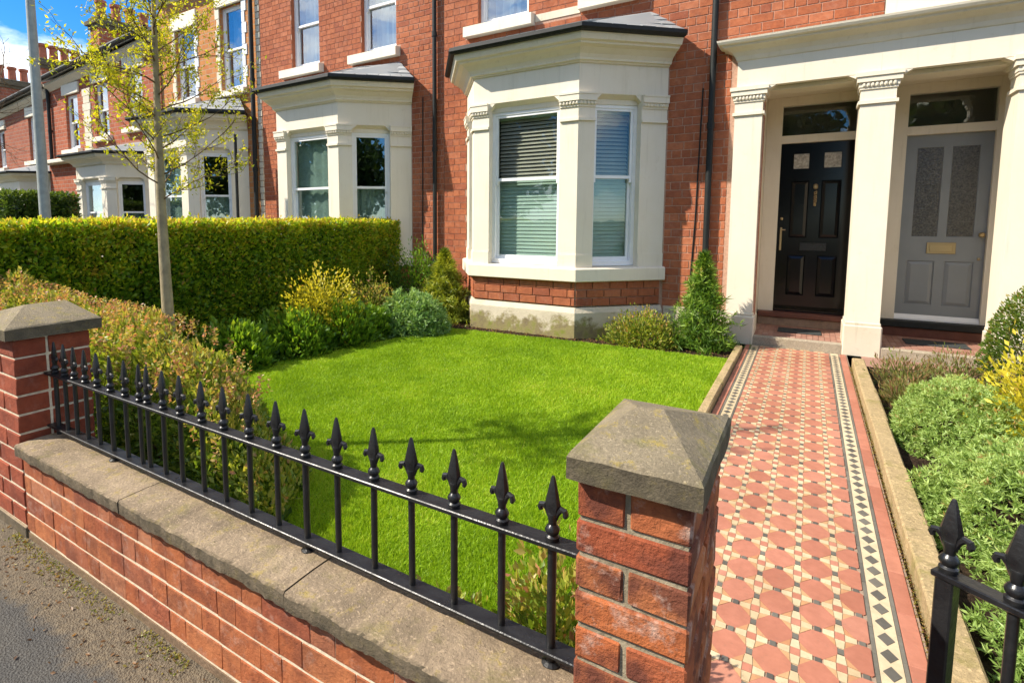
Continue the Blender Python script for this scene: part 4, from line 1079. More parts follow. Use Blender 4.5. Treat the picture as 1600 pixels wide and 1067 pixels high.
# steps
def steps(house, x0, x1, xi0, xi1, brown, board=None):
    st = MB().cbox(x0 + .004, min(x1, x0 + .90), 7.476, 7.56, -.02, .117, .012).build('doorstep', STEP_STONE, house)
    MB().box(x0, x1, 7.56, 8.62, -.02, .112).build('step_tread', T_STEP, st)
    for i in range(int((x1 - x0) / .0565)):
        for j in range(9):
            me = TILE_CACHE.setdefault('st', MB().cbox(-.0265, .0265, -.042, .042, -.006, .006, .002).mesh('tile', T_STEP))
            link('tile', me, st, (x0 + .03 + i * .0565, 7.61 + j * .0875, .112))
    s2 = MB().cbox(xi0, xi1, 8.40, 8.62, .108, .222, .008).build('threshold', brown, house)
    MB().cbox(xi0, xi1, 8.37, 8.62, .222, .288 if board is None else .30, .008).build('threshold_board', board or RED_TIMBER, s2)
STEP_STONE = stained_stone('worn_step_stone', (.40, .335, .245), .1, .4, 5, .006)
RED_TIMBER = plain('red_brown_threshold', (.13, .045, .028), .5, .4, 12, .3)
steps(hA, -.52, .45, -.515, .445, plain('tan_riser', (.28, .19, .13), .8, .2, 12, .3))
MB().add([(-.5, 8.8, 0), (.5, 8.8, 0), (.5, 8.8, 3.1), (-.5, 8.8, 3.1)], [(0, 1, 2, 3)]).build('hall_wall', ROOM, hA)

# ---- right neighbour with the grey door
hR = thing('terraced_house', (1.8, 7.6, 0), 'cream rendered terraced house with grey panelled front door', 'house', 'terraced houses')
RX0, RX1 = .557, 6.2
wall_face(RX0, RX1, 0, 6.6, [(.66, 1.63, 0, 3.03)], reveal=.12).build('wall', CREAM, hR)
shell(RX0, RX1, 6.6, hR); roof(RX0, RX1, 6.75, hR)
column(hR, 1.60, 1.90); entablature(hR, .5525, 2.4, False, True); head(hR, .69, 1.60)
porch(hR, .70, 1.76)
door(hR, .909, 1.666, .288, 2.464, 8.55, GREY_DOOR, 'grey')
door_frame(hR, .702, 1.757, .207, .09)
MB().box(.909, 1.666, 8.56, 8.565, 2.562, 2.937).build('transom_pane', GLASS, hR)
steps(hR, .705, 1.755, .705, 1.755, RED_TIMBER, GUTTER)
MB().add([(.6, 8.8, 0), (1.8, 8.8, 0), (1.8, 8.8, 3.1), (.6, 8.8, 3.1)], [(0, 1, 2, 3)]).build('hall_wall', ROOM, hR)
for x0, x1, lab in ((-.26, .19, 'dark rubber doormat on the step of the black door'), (.96, 1.50, 'dark rubber doormat on the step of the grey door')):
    mb = MB(); mb.cbox(x0, x1, 7.86, 8.16, .119, .131, .004); o = mb.build('doormat', MAT_RUBBER, None, False, ((x0 + x1) / 2, 8.01, .119)); tag(o, lab, 'doormat', 'doormats')
# tiled apron in front of the grey door
sheet('side_apron', [(.545, 6.97), (1.75, 6.97), (1.75, 7.47), (.545, 7.47)], .004, T_STEP)

# ---- second house (left)
hB = thing('terraced_house', (-7.3, 7.6, 0), 'red brick terraced house with cream bay behind the clipped hedge', 'house', 'terraced houses')
DXB = -4.06; BXa, BXb = -9.56, -4.992
opB = [(-8.50, -7.76, 4.38, 6.05), (-6.72, -5.95, 4.38, 6.05), (rect_bay(DXB)[0] + .09, rect_bay(DXB)[1] - .09, 0, 3.45)]
RV = MB()
wall_face(BXa, BXb, 0, 6.6, opB).build('wall', MORTAR_FACADE, hB)
RV.build('window_reveal', FACADE_BRICK, hB); RV = None
shell(BXa, BXb, 6.6, hB); roof(BXa, BXb, 6.75, hB)
facade_bricks(hB, BXa + .14, BXb, .37, 6.3, [opB[0], opB[1], rect_bay(DXB), (-8.76, -7.65, 4.22, 4.39), (-6.96, -5.86, 4.22, 4.39)], pitch=.090, length=.21, limit=290, near_first=lambda x, z: max(0, z - 5.7) * 4 + max(0, 1.2 - z) * 6 - x * .3)
bay(hB, DXB)
for x in (-8.50, -6.72): sash(hB, fr_front(x, YW + .08), .76, 4.385, 6.05, 5.19, GLASS_SKY, curtain='pair')
sill(hB, -8.75, -7.66, 4.23, 4.385); sill(hB, -6.95, -5.87, 4.23, 4.385)
pipe(hB, -5.13, .3, 6.6)
MB().tube([(-5.42, YW - .012, .9), (-5.40, YW - .012, 3.5)], .009, 6).build('cable', GUTTER, hB)
# painted quoins at the party line
for i in range(46):
    z = .37 + i * .129
    link('quoin', TILE_CACHE.setdefault(('qn', i % 2), MB().cbox(-.065 if i % 2 else -.05, .065 if i % 2 else .05, -.02, .02, -.058, .058, .004).mesh('quoin', CREAM_OLD)), hB, (BXa + .07, YW, z + .064))

# ---- third house, orange brick, and the far terrace
def brickwork_mat(name, c1, c2, mortar, w=.245, h=.109):
    m = Mat(name); pos = m.node('NewGeometry').outputs['Position']
    sp = m.node('SeparateXYZ'); m.l.new(pos, sp.inputs[0]); cb = m.node('CombineXYZ')
    m.l.new(m.math('ADD', sp.outputs['X'], sp.outputs['Y']), cb.inputs[0]); m.l.new(sp.outputs['Z'], cb.inputs[1])
    b = m.node('TexBrick'); b.inputs['Scale'].default_value = 1; b.inputs['Brick Width'].default_value = w; b.inputs['Row Height'].default_value = h
    b.inputs['Mortar Size'].default_value = .008; b.inputs['Mortar Smooth'].default_value = .2
    b.inputs['Color1'].default_value = (*c1, 1); b.inputs['Color2'].default_value = (*c2, 1); b.inputs['Mortar'].default_value = (*mortar, 1)
    m.l.new(cb.outputs[0], b.inputs['Vector'])
    n = m.noise(4, 5, .65, vec=pos)
    m.color(m.mix(m.ramp(n, [(.35, .4), (.65, 0.0)]), b.outputs['Color'], m.mix(1.0, b.outputs['Color'], (.7, .62, .6), 'MULTIPLY'))); m.rough(.9, .2)
    inv = m.math('SUBTRACT', 1.0, b.outputs['Fac']); m.bump(inv, .01, .6)
    return m.m
ORANGE_BW = brickwork_mat('orange_brickwork', (.52, .23, .075), (.45, .17, .06), (.42, .30, .19))
RED_BW = brickwork_mat('red_brickwork', (.40, .12, .06), (.33, .09, .045), (.36, .24, .18))
DARK_BW = brickwork_mat('weathered_brickwork', (.36, .12, .065), (.28, .085, .05), (.3, .21, .16))
def lintel_block(house, x0, x1, z0, z1, mat=CREAM):
    return MB().cbox(x0, x1, YW - .045, YW + .05, z0, z1, .012).build('window_lintel', mat, house)
def simple_house(label, x0, x1, zt, zl, bw, wins, bays, lint=.34, sillh=.13, surround=False):
    h = thing('terraced_house', ((x0 + x1) / 2, 7.6, 0), label, 'house', 'terraced houses')
    ops = [(a, b, c, d) for a, b, c, d in wins] + [(rect_bay(dx)[0] + .09, rect_bay(dx)[1] - .09, 0, 3.4 * zs) for dx, zs in bays]
    wall_face(x0 + .003, x1 - .003, 0, min(zt, zl) - .05, ops).build('wall', bw, h)
    if zl != zt: MB().add([(x0 + .003, YW, min(zt, zl) - .051), (x1 - .003, YW, min(zt, zl) - .051), (x1 - .003, YW, zt - .05), (x0 + .003, YW, zl - .05)], [(0, 1, 2, 3)]).build('wall_head', bw, h)
    shell(x0, x1, min(zt, zl), h); roof(x0, x1, zt, h, zl)
    for a, b, c, d in wins:
        sash(h, fr_front(a, YW + .08), b - a, c, d, (c + d) / 2, GLASS_SKY, curtain='pair', bars=.05)
        sill(h, a - .14, b + .14, c - sillh, c)
        lintel_block(h, a - .13, b + .13, d, d + lint)
        if surround:
            n = int((d - c) / .2)
            for s, xe in ((-1, a), (1, b)):
                for i in range(n):
                    wq = .15 if i % 2 else .10
                    xa, xb = (xe - wq, xe - .002) if s < 0 else (xe + .002, xe + wq)
                    MB().cbox(xa, xb, YW - .02, YW + .02, c + i * (d - c) / n + .004, c + (i + 1) * (d - c) / n - .004, .006).build('quoin', WHITE if s > 0 else CREAM_OLD, h)
    for dx, zs in bays: bay(h, dx, zs, detail=1 if dx > -9 else 0)
    return h
hC = simple_house('orange brick terraced house with white window quoins behind the young tree', -13.05, -9.565, 6.75, 6.75, ORANGE_BW, [(-12.40, -11.66, 4.22, 5.80), (-10.72, -9.98, 4.24, 5.98)], [(-8.33, .985)], surround=True)
pipe(hC, -9.60, .2, 6.6, y=YW - .085, r=.045)
pipe(hC, -9.66, .3, 3.2, y=YW - .5, r=.03)
hD = simple_house('red brick terraced house with dark gutter and four pot chimney', -19.0, -13.055, 5.96, 5.56, RED_BW, [(-18.02, -17.28, 3.52, 5.05), (-16.30, -15.6, 3.74, 5.16), (-14.62, -13.9, 3.84, 5.27)], [(-11.7, .83)], lint=.3)
pipe(hD, -18.95, 0, 5.5, r=.05); pipe(hD, -13.1, 2, 5.9, r=.04)
for i in range(9):
    MB().cbox(-16.98 + .05 * (i % 2), -16.52 - .05 * (i % 2), YW - .02, YW + .02, 3.3 + i * .2, 3.495 + i * .2, .008).build('quoin', CREAM_OLD, hD)
MB().cbox(-18.3, -16.62, 6.95, 7.62, 3.06, 3.17, .02).build('door_canopy', CREAM, hD)
MB().cbox(-18.3, -16.62, 7.2, 7.62, 2.0, 3.06, .01).build('canopy_bracket', RED_BW, hD)
hE = simple_house('weathered brick house beyond the lamp post with two chimney stacks', -25.4, -19.005, 5.44, 4.96, DARK_BW, [(-24.3, -23.6, 3.25, 4.5), (-23.1, -22.5, 3.25, 4.5), (-20.6, -19.8, 3.35, 4.7)], [(-16.7, .77)], lint=.3)
hF = simple_house('farthest brick terraced house at the end of the row', -33.0, -25.41, 5.0, 4.8, DARK_BW, [(-31.5, -30.7, 3.2, 4.5), (-29, -28.2, 3.2, 4.5), (-27, -26.2, 3.2, 4.5)], [(-23.6, .75)], lint=.3)
def chimney(house, x0, x1, y0, y1, zb, zt, pots, bw):
    mb = MB(); mb.box(x0, x1, y0, y1, zb, zt - .32); st = mb.build('chimney', bw, house)
    mb = MB(); mb.cbox(x0 - .05, x1 + .05, y0 - .05, y1 + .05, zt - .32, zt - .22, .01); mb.cbox(x0 - .11, x1 + .11, y0 - .11, y1 + .11, zt - .22, zt - .1, .01); mb.cbox(x0 - .04, x1 + .04, y0 - .04, y1 + .04, zt - .1, zt, .02)
    mb.build('chimney_cap', bw if False else CAP, st)
    for i in range(pots):
        y = y0 + (i + .5) * (y1 - y0) / pots
        MB().lathe([(.15, zt - .01), (.13, zt + .06), (.12, zt + .40), (.155, zt + .42), (.155, zt + .5), (.11, zt + .5), (.10, zt + .2)], (x0 + x1) / 2, y, 12).build('chimney_pot', CLAY, st, True)
chimney(hD, -17.6, -17.12, 8.2, 9.85, 5.6, 7.28, 4, RED_BW)
chimney(hE, -21.45, -20.95, 8.2, 9.5, 4.9, 6.72, 4, DARK_BW)
chimney(hE, -25.1, -24.5, 8.2, 9.3, 4.8, 6.6, 3, DARK_BW)

# lamp post
LX, LY = -10.95, 4.2
lp = thing('lamp_post', (LX, LY, 0), 'pale grey street lamp post rising behind the hedge', 'lamp post')
MB().lathe([(.115, -.03), (.115, .9), (.10, .92)], LX, LY, 14).build('post_base', GALV, lp, True)
MB().tube([(LX, LY, .9), (LX - .015, LY, 4.1), (LX - .02, LY, 5.5)], [.088, .074, .064], 14).build('post_shaft', GALV, lp, True)
MB().tube([(LX - .02, LY, 5.48), (LX - .02, LY - .25, 5.62), (LX - .02, LY - .7, 5.66)], [.04, .035, .03], 8).build('post_arm', GALV, lp, True)
MB().cbox(LX - .13, LX + .09, LY - 1.25, LY - .65, 5.60, 5.71, .03).build('lamp_head', GALV, lp)

# ------------------------------------------------------------------ plants
def unit(v): return v / (np.linalg.norm(v, axis=-1, keepdims=True) + 1e-9)
def leaves(P, D, size, ratio, tint, rng, fold=.25, jit=.35):
    """N leaves at P pointing along D: four-vertex folded blades"""
    N = len(P); D = unit(D + rng.normal(0, jit, (N, 3)))
    Sd = unit(np.cross(D, rng.normal(0, 1, (N, 3)))); Nn = np.cross(Sd, D)
    L = (size * rng.uniform(.65, 1.25, N))[:, None]; w = L * ratio * .5
    V = np.empty((N, 4, 3), np.float32)
    V[:, 0] = P; V[:, 1] = P + D * L * .48 + Sd * w + Nn * w * fold; V[:, 2] = P + D * L - Nn * L * .06; V[:, 3] = P + D * L * .48 - Sd * w + Nn * w * fold
    i = np.arange(N)[:, None] * 4
    F = np.concatenate([i + [0, 1, 2], i + [0, 2, 3]], 0)
    return V.reshape(-1, 3), F, np.repeat(tint, 4)
def merge(parts):
    Vs, Fs, Ts, b = [], [], [], 0
    for V, F, T in parts: Vs.append(V); Fs.append(F + b); Ts.append(T); b += len(V)
    return np.concatenate(Vs), np.concatenate(Fs), np.concatenate(Ts)
def stems(root, spots, mat=TWIG, name='stem', r=.006):
    mb = MB()
    for a, b in spots:
        a, b = Vector(a), Vector(b); mid = a.lerp(b, .5) + Vector((random.uniform(-.02, .02), random.uniform(-.02, .02), 0))
        mb.tube([a, mid, b], [r, r * .8, r * .4], 5)
    return mb.build(name, mat, root)
def mound(name, label, cat, c, rad, n, size, ratio, mat, seed, group=None, lump=.13, up=.5, rosette=0, top_tint=.35, depth=.45, base_t=.3, shape='dome', jit=.45):
    """domed shrub: leaves through a lumpy half ellipsoid, more of them near its skin"""
    rng = np.random.default_rng(seed); c = np.array(c, float); rad = np.array(rad, float)
    t = thing(name, tuple(c), label, cat, group)
    d = unit(rng.normal(0, 1, (n, 3))); d[:, 2] = np.abs(d[:, 2]) * 1.0 - .12
    d = unit(d)
    ang = np.arctan2(d[:, 1], d[:, 0])
    lu = 1 + lump * (np.sin(ang * 3 + seed) * .5 + np.sin(ang * 7 + d[:, 2] * 9 + seed * 2) * .5 + .6 * np.sin(d[:, 0] * 13 + seed) * np.sin(d[:, 1] * 11 + d[:, 2] * 8))
    r = 1 - depth * rng.random(n) ** 2.2
    if shape == 'cone':
        hgt = rng.random(n) ** 1.35; a = rng.random(n) * 6.283
        tier = 1 + .32 * np.sin(hgt * 26 + a * 3 + seed) + .22 * rng.normal(0, 1, n)
        rr = (1 - hgt) ** .9 * tier * (1 - depth * rng.random(n) ** 1.8)
        P = np.stack([rr * rad[0] * np.cos(a), rr * rad[1] * np.sin(a), hgt * rad[2]], -1)
        D = np.stack([np.cos(a), np.sin(a), np.full(n, up)], -1); skin = rr / np.maximum(.05, (1 - hgt)); r = np.clip(skin, 0, 1.2)
    else:
        P = d * rad * (lu * r)[:, None]; D = d * (1 / rad); D = unit(D); D[:, 2] += up
    P[:, 2] = np.maximum(P[:, 2], .01)
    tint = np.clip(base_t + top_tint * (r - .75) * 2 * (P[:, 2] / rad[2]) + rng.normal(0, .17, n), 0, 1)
    if rosette:
        P2 = np.repeat(P, rosette, 0); D2 = unit(np.repeat(unit(D), rosette, 0) * .55 + rng.normal(0, .6, (n * rosette, 3)))
        tt = np.clip(np.repeat(tint, rosette) + rng.normal(0, .06, n * rosette), 0, 1)
        V, F, T = leaves(P2, D2, size, ratio, tt, rng, jit=.1)
    else: V, F, T = leaves(P, D, size, ratio, tint, rng, jit=jit)
    link('foliage', np_mesh('foliage', V, F, mat, T), t, tuple(c))
    sp = [((c[0] + random.uniform(-.03, .03), c[1] + random.uniform(-.03, .03), c[2] - .02), (c[0] + rad[0] * .6 * math.cos(k), c[1] + rad[1] * .6 * math.sin(k), c[2] + rad[2] * (.55 if shape != 'cone' else .3))) for k in np.arange(0, 6.2, .7)]
    if shape == 'cone': sp.append(((c[0], c[1], -.02), (c[0], c[1], rad[2] * .95)))
    stems(t, sp)
    return t

# clipped privet hedge along the boundary
def hedge(name, label, x0, x1, y0, y1, z0, z1, n, size, mat, seed, faces=('+x', 'top', '-y', '+y', '-x'), rel=(1, 1, 1, 1, .3)):
    rng = np.random.default_rng(seed); t = thing(name, ((x0 + x1) / 2, (y0 + y1) / 2, 0), label, 'hedge')
    ar = {'+x': (y1 - y0) * (z1 - z0), '-x': (y1 - y0) * (z1 - z0), 'top': (x1 - x0) * (y1 - y0), '-y': (x1 - x0) * (z1 - z0), '+y': (x1 - x0) * (z1 - z0)}
    tot = sum(ar[f] * k for f, k in zip(faces, rel)); parts = []
    for f, k in zip(faces, rel):
        m_ = int(n * ar[f] * k / tot); u, v = rng.random(m_), rng.random(m_); dep = .16 * rng.random(m_) ** 1.4 - .015
        if f in ('+x', '-x'):
            y, z = y0 + (y1 - y0) * u, z0 + (z1 - z0) * v
            dep = dep + .05 * lfn(y, z, 5, 4) + .02 * lfn(y, z, 17, 7) ; s = 1 if f == '+x' else -1
            x = (x1 if s > 0 else x0) - s * dep; D = np.tile([s * .9, 0, .5], (m_, 1)); ht = v
        elif f == 'top':
            x, y = x0 + (x1 - x0) * u, y0 + (y1 - y0) * v; dep = dep + .022 * lfn(x, y, 8, 6); z = z1 - dep * .8 + (rng.random(m_) < .03) * rng.uniform(0, .07, m_); D = np.tile([0, 0, 1.0], (m_, 1)); ht = np.full(m_, 1.08)
        else:
            x, z = x0 + (x1 - x0) * u, z0 + (z1 - z0) * v; s = -1 if f == '-y' else 1
            y = (y0 if s < 0 else y1) - s * dep; D = np.tile([0, s * .9, .5], (m_, 1)); ht = v
        P = np.stack([x, y, z], -1)
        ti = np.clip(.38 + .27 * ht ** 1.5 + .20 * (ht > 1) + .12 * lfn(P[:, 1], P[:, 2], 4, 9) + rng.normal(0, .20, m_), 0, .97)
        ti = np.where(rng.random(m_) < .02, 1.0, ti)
        parts.append(leaves(P, D, size, .55, ti, rng, jit=.75))
    V, F, T = merge(parts)
    loc = ((x0 + x1) / 2, (y0 + y1) / 2, 0)
    link('foliage', np_mesh('foliage', V - np.array(loc, np.float32), F, mat, T), t, loc)
    mb = MB(); y = y0 + .1
    while y < y1:
        for xx in (x0 + .25, x1 - .25):
            px, py = xx + random.uniform(-.08, .08), y + random.uniform(-.05, .05)
            mb.tube([(px, py, -.03), (px + random.uniform(-.05, .05), py, .5), (px + random.uniform(-.1, .1), py + random.uniform(-.1, .1), z1 - .15)], [.02, .015, .006], 6)
            for k in range(5):
                z = random.uniform(.2, z1 - .2); mb.tube([(px, py, z), (px + random.uniform(-.22, .22), py + random.uniform(-.2, .2), z + random.uniform(.05, .25))], [.008, .003], 4)
        y += .16
    mb.build('branches', TWIG, t)
    # inner mass of older leaves that keeps the hedge opaque
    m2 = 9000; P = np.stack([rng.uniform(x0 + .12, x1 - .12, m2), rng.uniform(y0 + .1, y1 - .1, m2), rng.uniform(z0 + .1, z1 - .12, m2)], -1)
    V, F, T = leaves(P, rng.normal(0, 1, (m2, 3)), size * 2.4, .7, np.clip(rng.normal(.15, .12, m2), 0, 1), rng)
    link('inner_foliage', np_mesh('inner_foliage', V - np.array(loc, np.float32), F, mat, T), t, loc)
    return t
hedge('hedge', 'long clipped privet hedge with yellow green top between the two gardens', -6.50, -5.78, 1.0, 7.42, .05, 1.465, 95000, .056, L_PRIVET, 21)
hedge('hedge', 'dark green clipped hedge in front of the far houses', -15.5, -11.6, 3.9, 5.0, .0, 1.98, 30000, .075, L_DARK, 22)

# loose barberry hedge behind the railing
def barberry():
    rng = np.random.default_rng(31); n = 46000
    t = thing('barberry_hedge', (-3.4, 1.8, 0), 'loose pink tipped barberry hedge growing behind the iron railing', 'shrub')
    kx = np.array([-6.2, -5.0, -4.1, -3.4, -2.9, -2.6, -2.4, -2.22, -2.05, -1.9]); kz = np.array([.96, .95, .87, .87, .83, .72, .60, .47, .30, .08])
    x = rng.uniform(-6.2, -1.9, n); yc = 1.80; yw = .46
    top = np.interp(x, kx, kz) + .05 * lfn(x, x * 0, 11, 3)
    a = rng.uniform(-1.62, 1.62, n) ; rr = 1 - .42 * rng.random(n) ** 2
    yy = np.sin(a) * np.minimum(1, .8 + 0 * x); zz = np.cos(a)
    sq = 1 / np.maximum(np.abs(np.sin(a)) ** 1.3 + np.abs(np.cos(a)) ** 1.3, .9)
    lum = 1 + .10 * lfn(x, a * .6, 8, 12) + .05 * lfn(x, a, 22, 13)
    P = np.stack([x, yc + yw * yy * rr * lum, np.maximum(.02, top * (.32 + .68 * zz) * rr * lum)], -1)
    low = rng.random(n) < .22
    P[low, 2] = rng.random(low.sum()) * top[low] * .6
    P[:, 0] -= (P[:, 1] - 1.5) * .72
    D = np.stack([rng.normal(0, .3, n), yy * .8, zz * .9 + .35], -1)
    tint = np.clip(.10 + .66 * np.clip(P[:, 2] / top - .25, 0, 1) + .14 * lfn(x, P[:, 2], 12, 15) + rng.normal(0, .16, n), 0, 1)
    V, F, T = leaves(P, D, .042, .5, tint, rng, jit=.55)
    # upright pink shoots
    m_ = 480; sx = rng.uniform(-6.1, -2.2, m_); sy = yc + rng.uniform(-.4, .4, m_); sz = np.interp(sx, kx, kz) * (.72 + .26 * np.cos((sy - yc) * 2.6)); K = 12
    sx2 = sx - (sy - 1.5) * .72
    P2 = np.stack([np.repeat(sx2, K) + np.tile(np.linspace(0, .02, K), m_), np.repeat(sy, K), np.repeat(sz, K) + np.tile(np.linspace(0, .10, K), m_)], -1)
    D2 = rng.normal(0, 1, (m_ * K, 3)); D2[:, 2] = np.abs(D2[:, 2]) * .5
    W2 = leaves(P2, D2, .026, .5, np.clip(rng.normal(.82, .16, m_ * K), 0, 1), rng)
    V, F, T = merge([(V, F, T), W2]); loc = np.array((-3.4, 1.8, 0), np.float32)
    link('foliage', np_mesh('foliage', V - loc, F, L_PHOT, T), t, tuple(loc))
    mb = MB()
    for i in range(120):
        px, py = random.uniform(-6, -2.25), yc + random.uniform(-.25, .25); h = float(np.interp(px, kx, kz))
        ex, ey = random.uniform(-.15, .1), random.uniform(-.28, .28); sh = lambda yy: -(yy - 1.5) * .72
        mb.tube([(px + sh(py), py, -.03), (px + sh(py) + ex * .5, py + ey * .5, h * .45), (px + sh(py + ey) + ex, py + ey, h * (.86 - abs(py + ey - yc) * .5))], [.007, .005, .002], 4)
    mb.build('branches', TWIG, t)
barberry()
mound('shrub', 'small red and green shrub at the foot of the narrow pier inside the railing', 'shrub', (-.57, 1.52, -.02), (.26, .2, .47), 4600, .036, .5, L_PHOT, 33, lump=.25, up=.6, base_t=.42, top_tint=.5, depth=.7)
mound('shrub', 'low trailing shrub with reddish leaves beside the lawn edge behind the railing', 'shrub', (-.95, 1.52, -.02), (.24, .12, .2), 900, .034, .5, L_PHOT, 34, lump=.3, base_t=.5, depth=.8)
# bed along the left of the lawn
for i, (x, y, h, w) in enumerate(((-4.95, 3.55, .42, .42), (-4.88, 4.28, .46, .46), (-4.76, 4.92, .47, .42), (-4.72, 5.32, .38, .3))):
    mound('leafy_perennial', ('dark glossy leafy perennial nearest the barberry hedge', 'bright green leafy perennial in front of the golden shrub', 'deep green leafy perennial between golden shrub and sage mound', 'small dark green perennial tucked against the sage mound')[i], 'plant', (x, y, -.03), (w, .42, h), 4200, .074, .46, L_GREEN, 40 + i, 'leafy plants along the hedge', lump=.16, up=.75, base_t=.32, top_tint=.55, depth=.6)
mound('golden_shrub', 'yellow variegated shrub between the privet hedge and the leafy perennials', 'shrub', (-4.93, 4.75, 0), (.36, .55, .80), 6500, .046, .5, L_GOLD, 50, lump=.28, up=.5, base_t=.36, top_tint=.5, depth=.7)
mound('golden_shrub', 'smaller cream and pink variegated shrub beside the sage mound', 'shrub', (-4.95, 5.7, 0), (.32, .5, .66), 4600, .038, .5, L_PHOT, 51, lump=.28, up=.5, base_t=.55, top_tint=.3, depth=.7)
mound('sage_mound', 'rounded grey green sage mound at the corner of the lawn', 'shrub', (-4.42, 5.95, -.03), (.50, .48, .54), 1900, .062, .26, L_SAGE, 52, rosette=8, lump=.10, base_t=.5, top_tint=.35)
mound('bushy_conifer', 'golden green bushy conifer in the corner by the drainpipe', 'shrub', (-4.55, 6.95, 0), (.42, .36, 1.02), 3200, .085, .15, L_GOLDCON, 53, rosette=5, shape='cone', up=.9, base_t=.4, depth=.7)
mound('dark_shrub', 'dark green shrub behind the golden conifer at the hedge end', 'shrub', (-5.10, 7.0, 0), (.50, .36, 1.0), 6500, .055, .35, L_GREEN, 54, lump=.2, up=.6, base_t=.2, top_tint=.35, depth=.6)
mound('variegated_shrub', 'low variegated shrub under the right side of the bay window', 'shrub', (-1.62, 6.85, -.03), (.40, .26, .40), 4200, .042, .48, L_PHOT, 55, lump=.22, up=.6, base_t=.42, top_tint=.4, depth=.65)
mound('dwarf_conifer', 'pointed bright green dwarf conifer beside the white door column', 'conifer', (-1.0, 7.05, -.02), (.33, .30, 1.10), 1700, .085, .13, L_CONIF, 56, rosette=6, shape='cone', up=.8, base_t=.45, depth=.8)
# right-hand border
mound('hebe_mound', 'pale grey green hebe mound nearest the doorsteps', 'shrub', (.93, 4.95, -.02), (.36, .60, .42), 4590, .031, .22, L_HEBE, 60, 'hebe mounds', rosette=8, lump=.10, base_t=.50, top_tint=.45, depth=.28)
mound('hebe_mound', 'largest hebe mound in the middle of the right hand border', 'shrub', (1.07, 3.55, -.02), (.48, .82, .42), 7560, .031, .22, L_HEBE, 61, 'hebe mounds', rosette=8, lump=.17, base_t=.46, top_tint=.45, depth=.28)
mound('hebe_mound', 'yellow green hebe mound behind the open gate', 'shrub', (1.14, 2.35, -.02), (.50, .72, .42), 7020, .031, .22, L_HEBE, 62, 'hebe mounds', rosette=8, lump=.20, base_t=.42, top_tint=.45, depth=.28)
for i, (x, y, w, h) in enumerate(((.80, 6.45, .26, .24), (1.2, 6.75, .3, .28), (.72, 5.75, .16, .2))):
    mound('heather', ('reddish heather clump at the end of the sandstone edging', 'bronze green heather clump below the grey door step', 'low brown heather clump against the palest hebe mound')[i], 'plant', (x, y, -.02), (w, .3, h), 1500, .045, .25, L_HEATH, 70 + i, 'heathers by the door', lump=.3, up=1.0, base_t=.55, depth=.8)
mound('golden_shrub', 'bright yellow spirea shrub beyond the hebe mounds', 'shrub', (1.28, 4.95, 0), (.30, .5, .60), 5200, .045, .42, L_GOLD, 64, lump=.28, up=.5, base_t=.42, top_tint=.45, depth=.75)
mound('clipped_bush', 'upright clipped bush with red new growth beside the grey door', 'shrub', (1.74, 6.95, .05), (.36, .36, .84), 9000, .034, .5, L_RED, 65, lump=.06, up=.5, base_t=.35, top_tint=.55, depth=.4)

# young street-side tree in the garden
def young_tree():
    rng = np.random.default_rng(77); random.seed(77)
    bx, by = -3.40, 1.95
    t = thing('young_tree', (bx, by, 0), 'slender young tree with sparse yellow green spring leaves', 'tree')
    tr = [(bx + .012 * math.sin(z * 1.9), by + .01 * math.cos(z * 2.3), z) for z in np.linspace(-.03, 3.5, 22)]
    rad = [max(.005, .046 - .0115 * p[2]) for p in tr]
    MB().tube(tr, rad, 12).build('trunk', BARK, t, True)
    br = MB(); LP, LD = [], []
    def limb(p, d, L, r, lvl):
        pts = [Vector(p)]; d = Vector(d).normalized(); n = 6
        for i in range(n):
            d = (d + Vector((rng.normal(0, .13), rng.normal(0, .13), rng.normal(.03, .08)))).normalized(); pts.append(pts[-1] + d * (L / n))
        br.tube(pts, [max(.0012, r * (1 - .75 * i / n)) for i in range(n + 1)], 5, False)
        for i in range(1, n + 1):
            q = pts[i]
            if lvl < 2:
                for _ in range(1):
                    if rng.random() < .85:
                        s = Vector((rng.normal(0, 1), rng.normal(0, 1), rng.normal(.15, .6))).normalized()
                        limb(q, d * .7 + s * .6, L * rng.uniform(.25, .5), r * .5, lvl + 1)
            if lvl > 0 or i > 1:
                k = 2 if lvl else 1
                for _ in range(k):
                    LP.append(tuple(q + Vector(rng.normal(0, .012, 3)))); LD.append(tuple(Vector(rng.normal(0, 1, 3)) + Vector((0, 0, .3))))
    z = 1.62; k = 0
    while z < 3.3:
        a = k * 2.4 + rng.normal(0, .3); L = rng.uniform(.34, .62) * (1 if z < 2.7 else .8)
        e = rng.uniform(.25, .8)
        limb((bx + .012 * math.sin(z * 1.9), by + .01 * math.cos(z * 2.3), z), (math.cos(a), math.sin(a), e), L, .0055, 0)
        z += rng.uniform(.035, .065); k += 1
    br.build('branches', TWIG, t)
    P = np.array(LP); D = np.array(LD); K = 3
    P = np.repeat(P, K, 0) + rng.normal(0, .012, (len(P) * K, 3)); D = np.repeat(D, K, 0)
    keep = rng.random(len(P)) < .27; P, D = P[keep], D[keep]
    V, F, T = leaves(P, D, .025, .45, np.clip(rng.normal(.5, .25, len(P)), 0, 1), rng, jit=.6)
    loc = np.array((bx, by, 0), np.float32)
    link('crown', np_mesh('crown', V - loc, F, L_TREE, T), t, tuple(loc))
young_tree()
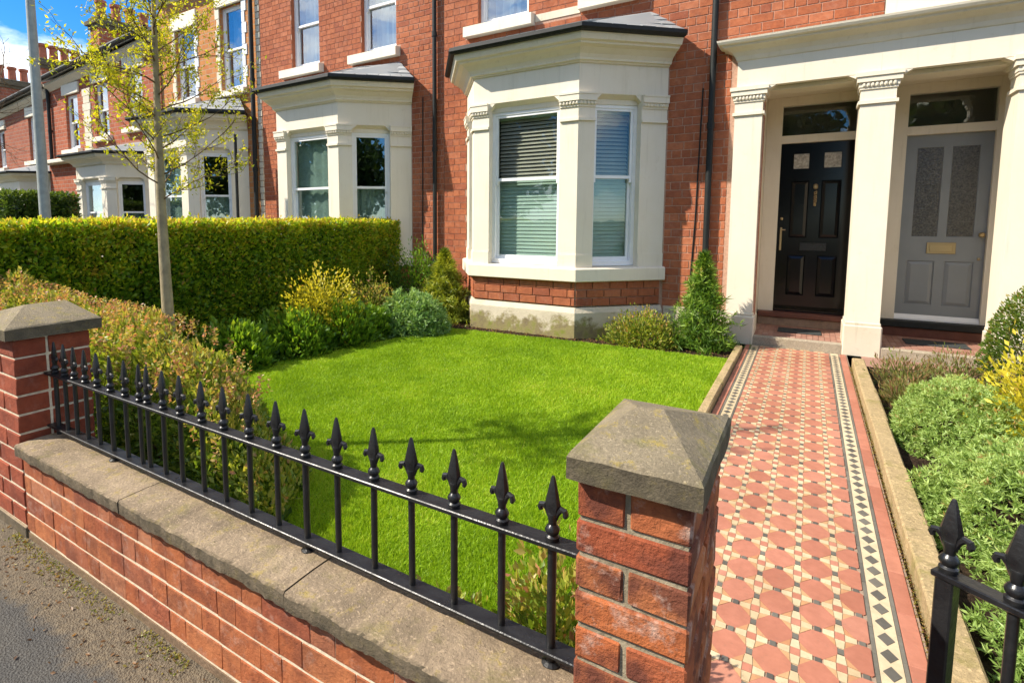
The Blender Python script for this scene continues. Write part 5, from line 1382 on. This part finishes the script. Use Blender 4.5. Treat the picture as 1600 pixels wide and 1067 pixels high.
def bare_tree(x, y, h, label, seed, spread=.5):
    rng = np.random.default_rng(seed); t = thing('bare_tree', (x, y, 0), label, 'tree')
    MB().tube([(x, y, -.05), (x + .05, y, h * .3), (x, y + .03, h * .5)], [.16, .12, .08], 9).build('trunk', TWIG, t, True)
    br = MB()
    def limb(p, d, L, r, lvl):
        pts = [Vector(p)]; d = Vector(d).normalized()
        for i in range(5):
            d = (d + Vector(rng.normal(0, .16, 3)) + Vector((0, 0, .05))).normalized(); pts.append(pts[-1] + d * L / 5)
        br.tube(pts, [max(.004, r * (1 - .7 * i / 5)) for i in range(6)], 4, False)
        if lvl < 3:
            for i in (2, 3, 4, 5):
                if rng.random() < .85: limb(pts[i], d + Vector(rng.normal(0, .8, 3)), L * .58, r * .45, lvl + 1)
    for k in range(9):
        a = k * 2.4; limb((x, y, h * (.28 + .025 * k)), (math.cos(a) * spread * 1.6, math.sin(a) * spread * 1.6, 1), h * .42, .05, 0)
    br.build('branches', TWIG, t)
bare_tree(-17.2, 4.6, 6.2, 'bare twiggy tree in front of the far terrace', 5)
# trees across the road, seen as dark reflections in the lower windows
def leafy_tree(x, y, h, seed, label):
    rng = np.random.default_rng(seed); t = thing('leafy_tree', (x, y, 0), label, 'tree', 'trees across the road')
    MB().tube([(x, y, -.1), (x + .1, y, h * .25), (x, y, h * .6)], [.25, .18, .08], 10).build('trunk', BARK, t, True)
    n = 5000; d = unit(rng.normal(0, 1, (n, 3))); r = rng.random(n) ** .4
    P = d * np.array([h * .33, h * .33, h * .42]) * (r * (1 + .2 * np.sin(d[:, 0] * 9 + seed) * np.sin(d[:, 2] * 8)))[:, None] + [0, 0, h * .56]
    V, F, T = leaves(P, rng.normal(0, 1, (n, 3)), .42, .6, np.clip(rng.normal(.4, .2, n), 0, 1), rng)
    link('crown', np_mesh('crown', V, F, L_DARK, T), t, (x, y, 0))
for i, x in enumerate((-21, -14.5, -8, -1.5, 5, 11, -27.5, -34, -41, 17)):
    leafy_tree(x, -13.2 - (i % 2) * 1.2, 8.2 + (i % 3) * .8, 90 + i, ('leafy tree across the road opposite the far terrace', 'leafy tree across the road opposite the orange house', 'leafy tree across the road opposite the second bay', 'leafy tree across the road opposite the bay window', 'leafy tree across the road opposite the doors', 'leafy tree across the road opposite the rendered house', 'leafy tree across the road opposite the chimneyed house', 'leafy tree across the road opposite the farthest house', 'last leafy tree across the road at the far end', 'leafy tree across the road beyond the rendered house')[i])

# leaf litter and weeds along the wall foot, soil crumbs
rng = np.random.default_rng(5)
def litter(name, n, fx, size, tint, mat, up):
    P = fx(n); V, F, T = leaves(P, np.stack([rng.normal(0, 1, len(P)), rng.normal(0, 1, len(P)), np.abs(rng.normal(0, up, len(P)))], -1), size, .5, np.clip(rng.normal(*tint, len(P)), 0, 1), rng, jit=.1)
    tag(link(name, np_mesh(name, V, F, mat, T)), kind='stuff')
def foot(n):
    x = rng.uniform(-3.1, -.35, n); y = .985 - np.abs(rng.normal(0, .035, n)); keep = lfn(x, x * 0, 9, 2) > -.1
    return np.stack([x, y, np.full(n, .003)], -1)[keep]
litter('weeds', 1500, lambda n: foot(n)[lfn(foot(n)[:0, 0], foot(n)[:0, 0], 1, 1).size:], .012, (.85, .15), L_LITTER, .8)
litter('leaf_litter', 260, lambda n: np.stack([rng.uniform(-3.3, -.5, n), .97 - np.abs(rng.normal(0, .12, n)), np.full(n, .004)], -1), .018, (.35, .25), L_LITTER, .1)
litter('fallen_leaves', 1400, lambda n: np.stack([rng.uniform(-5, -.65, n), np.where(rng.random(n) < .5, rng.uniform(6.5, 6.8, n), rng.uniform(1.38, 1.72, n)), np.full(n, -.012)], -1), .028, (.35, .25), L_LITTER, .3)
litter('path_moss', 2600, lambda n: np.stack([rng.uniform(.412, .436, n), rng.uniform(1.4, 6.9, n), np.full(n, .001)], -1), .009, (.6, .3), L_LITTER, .5)
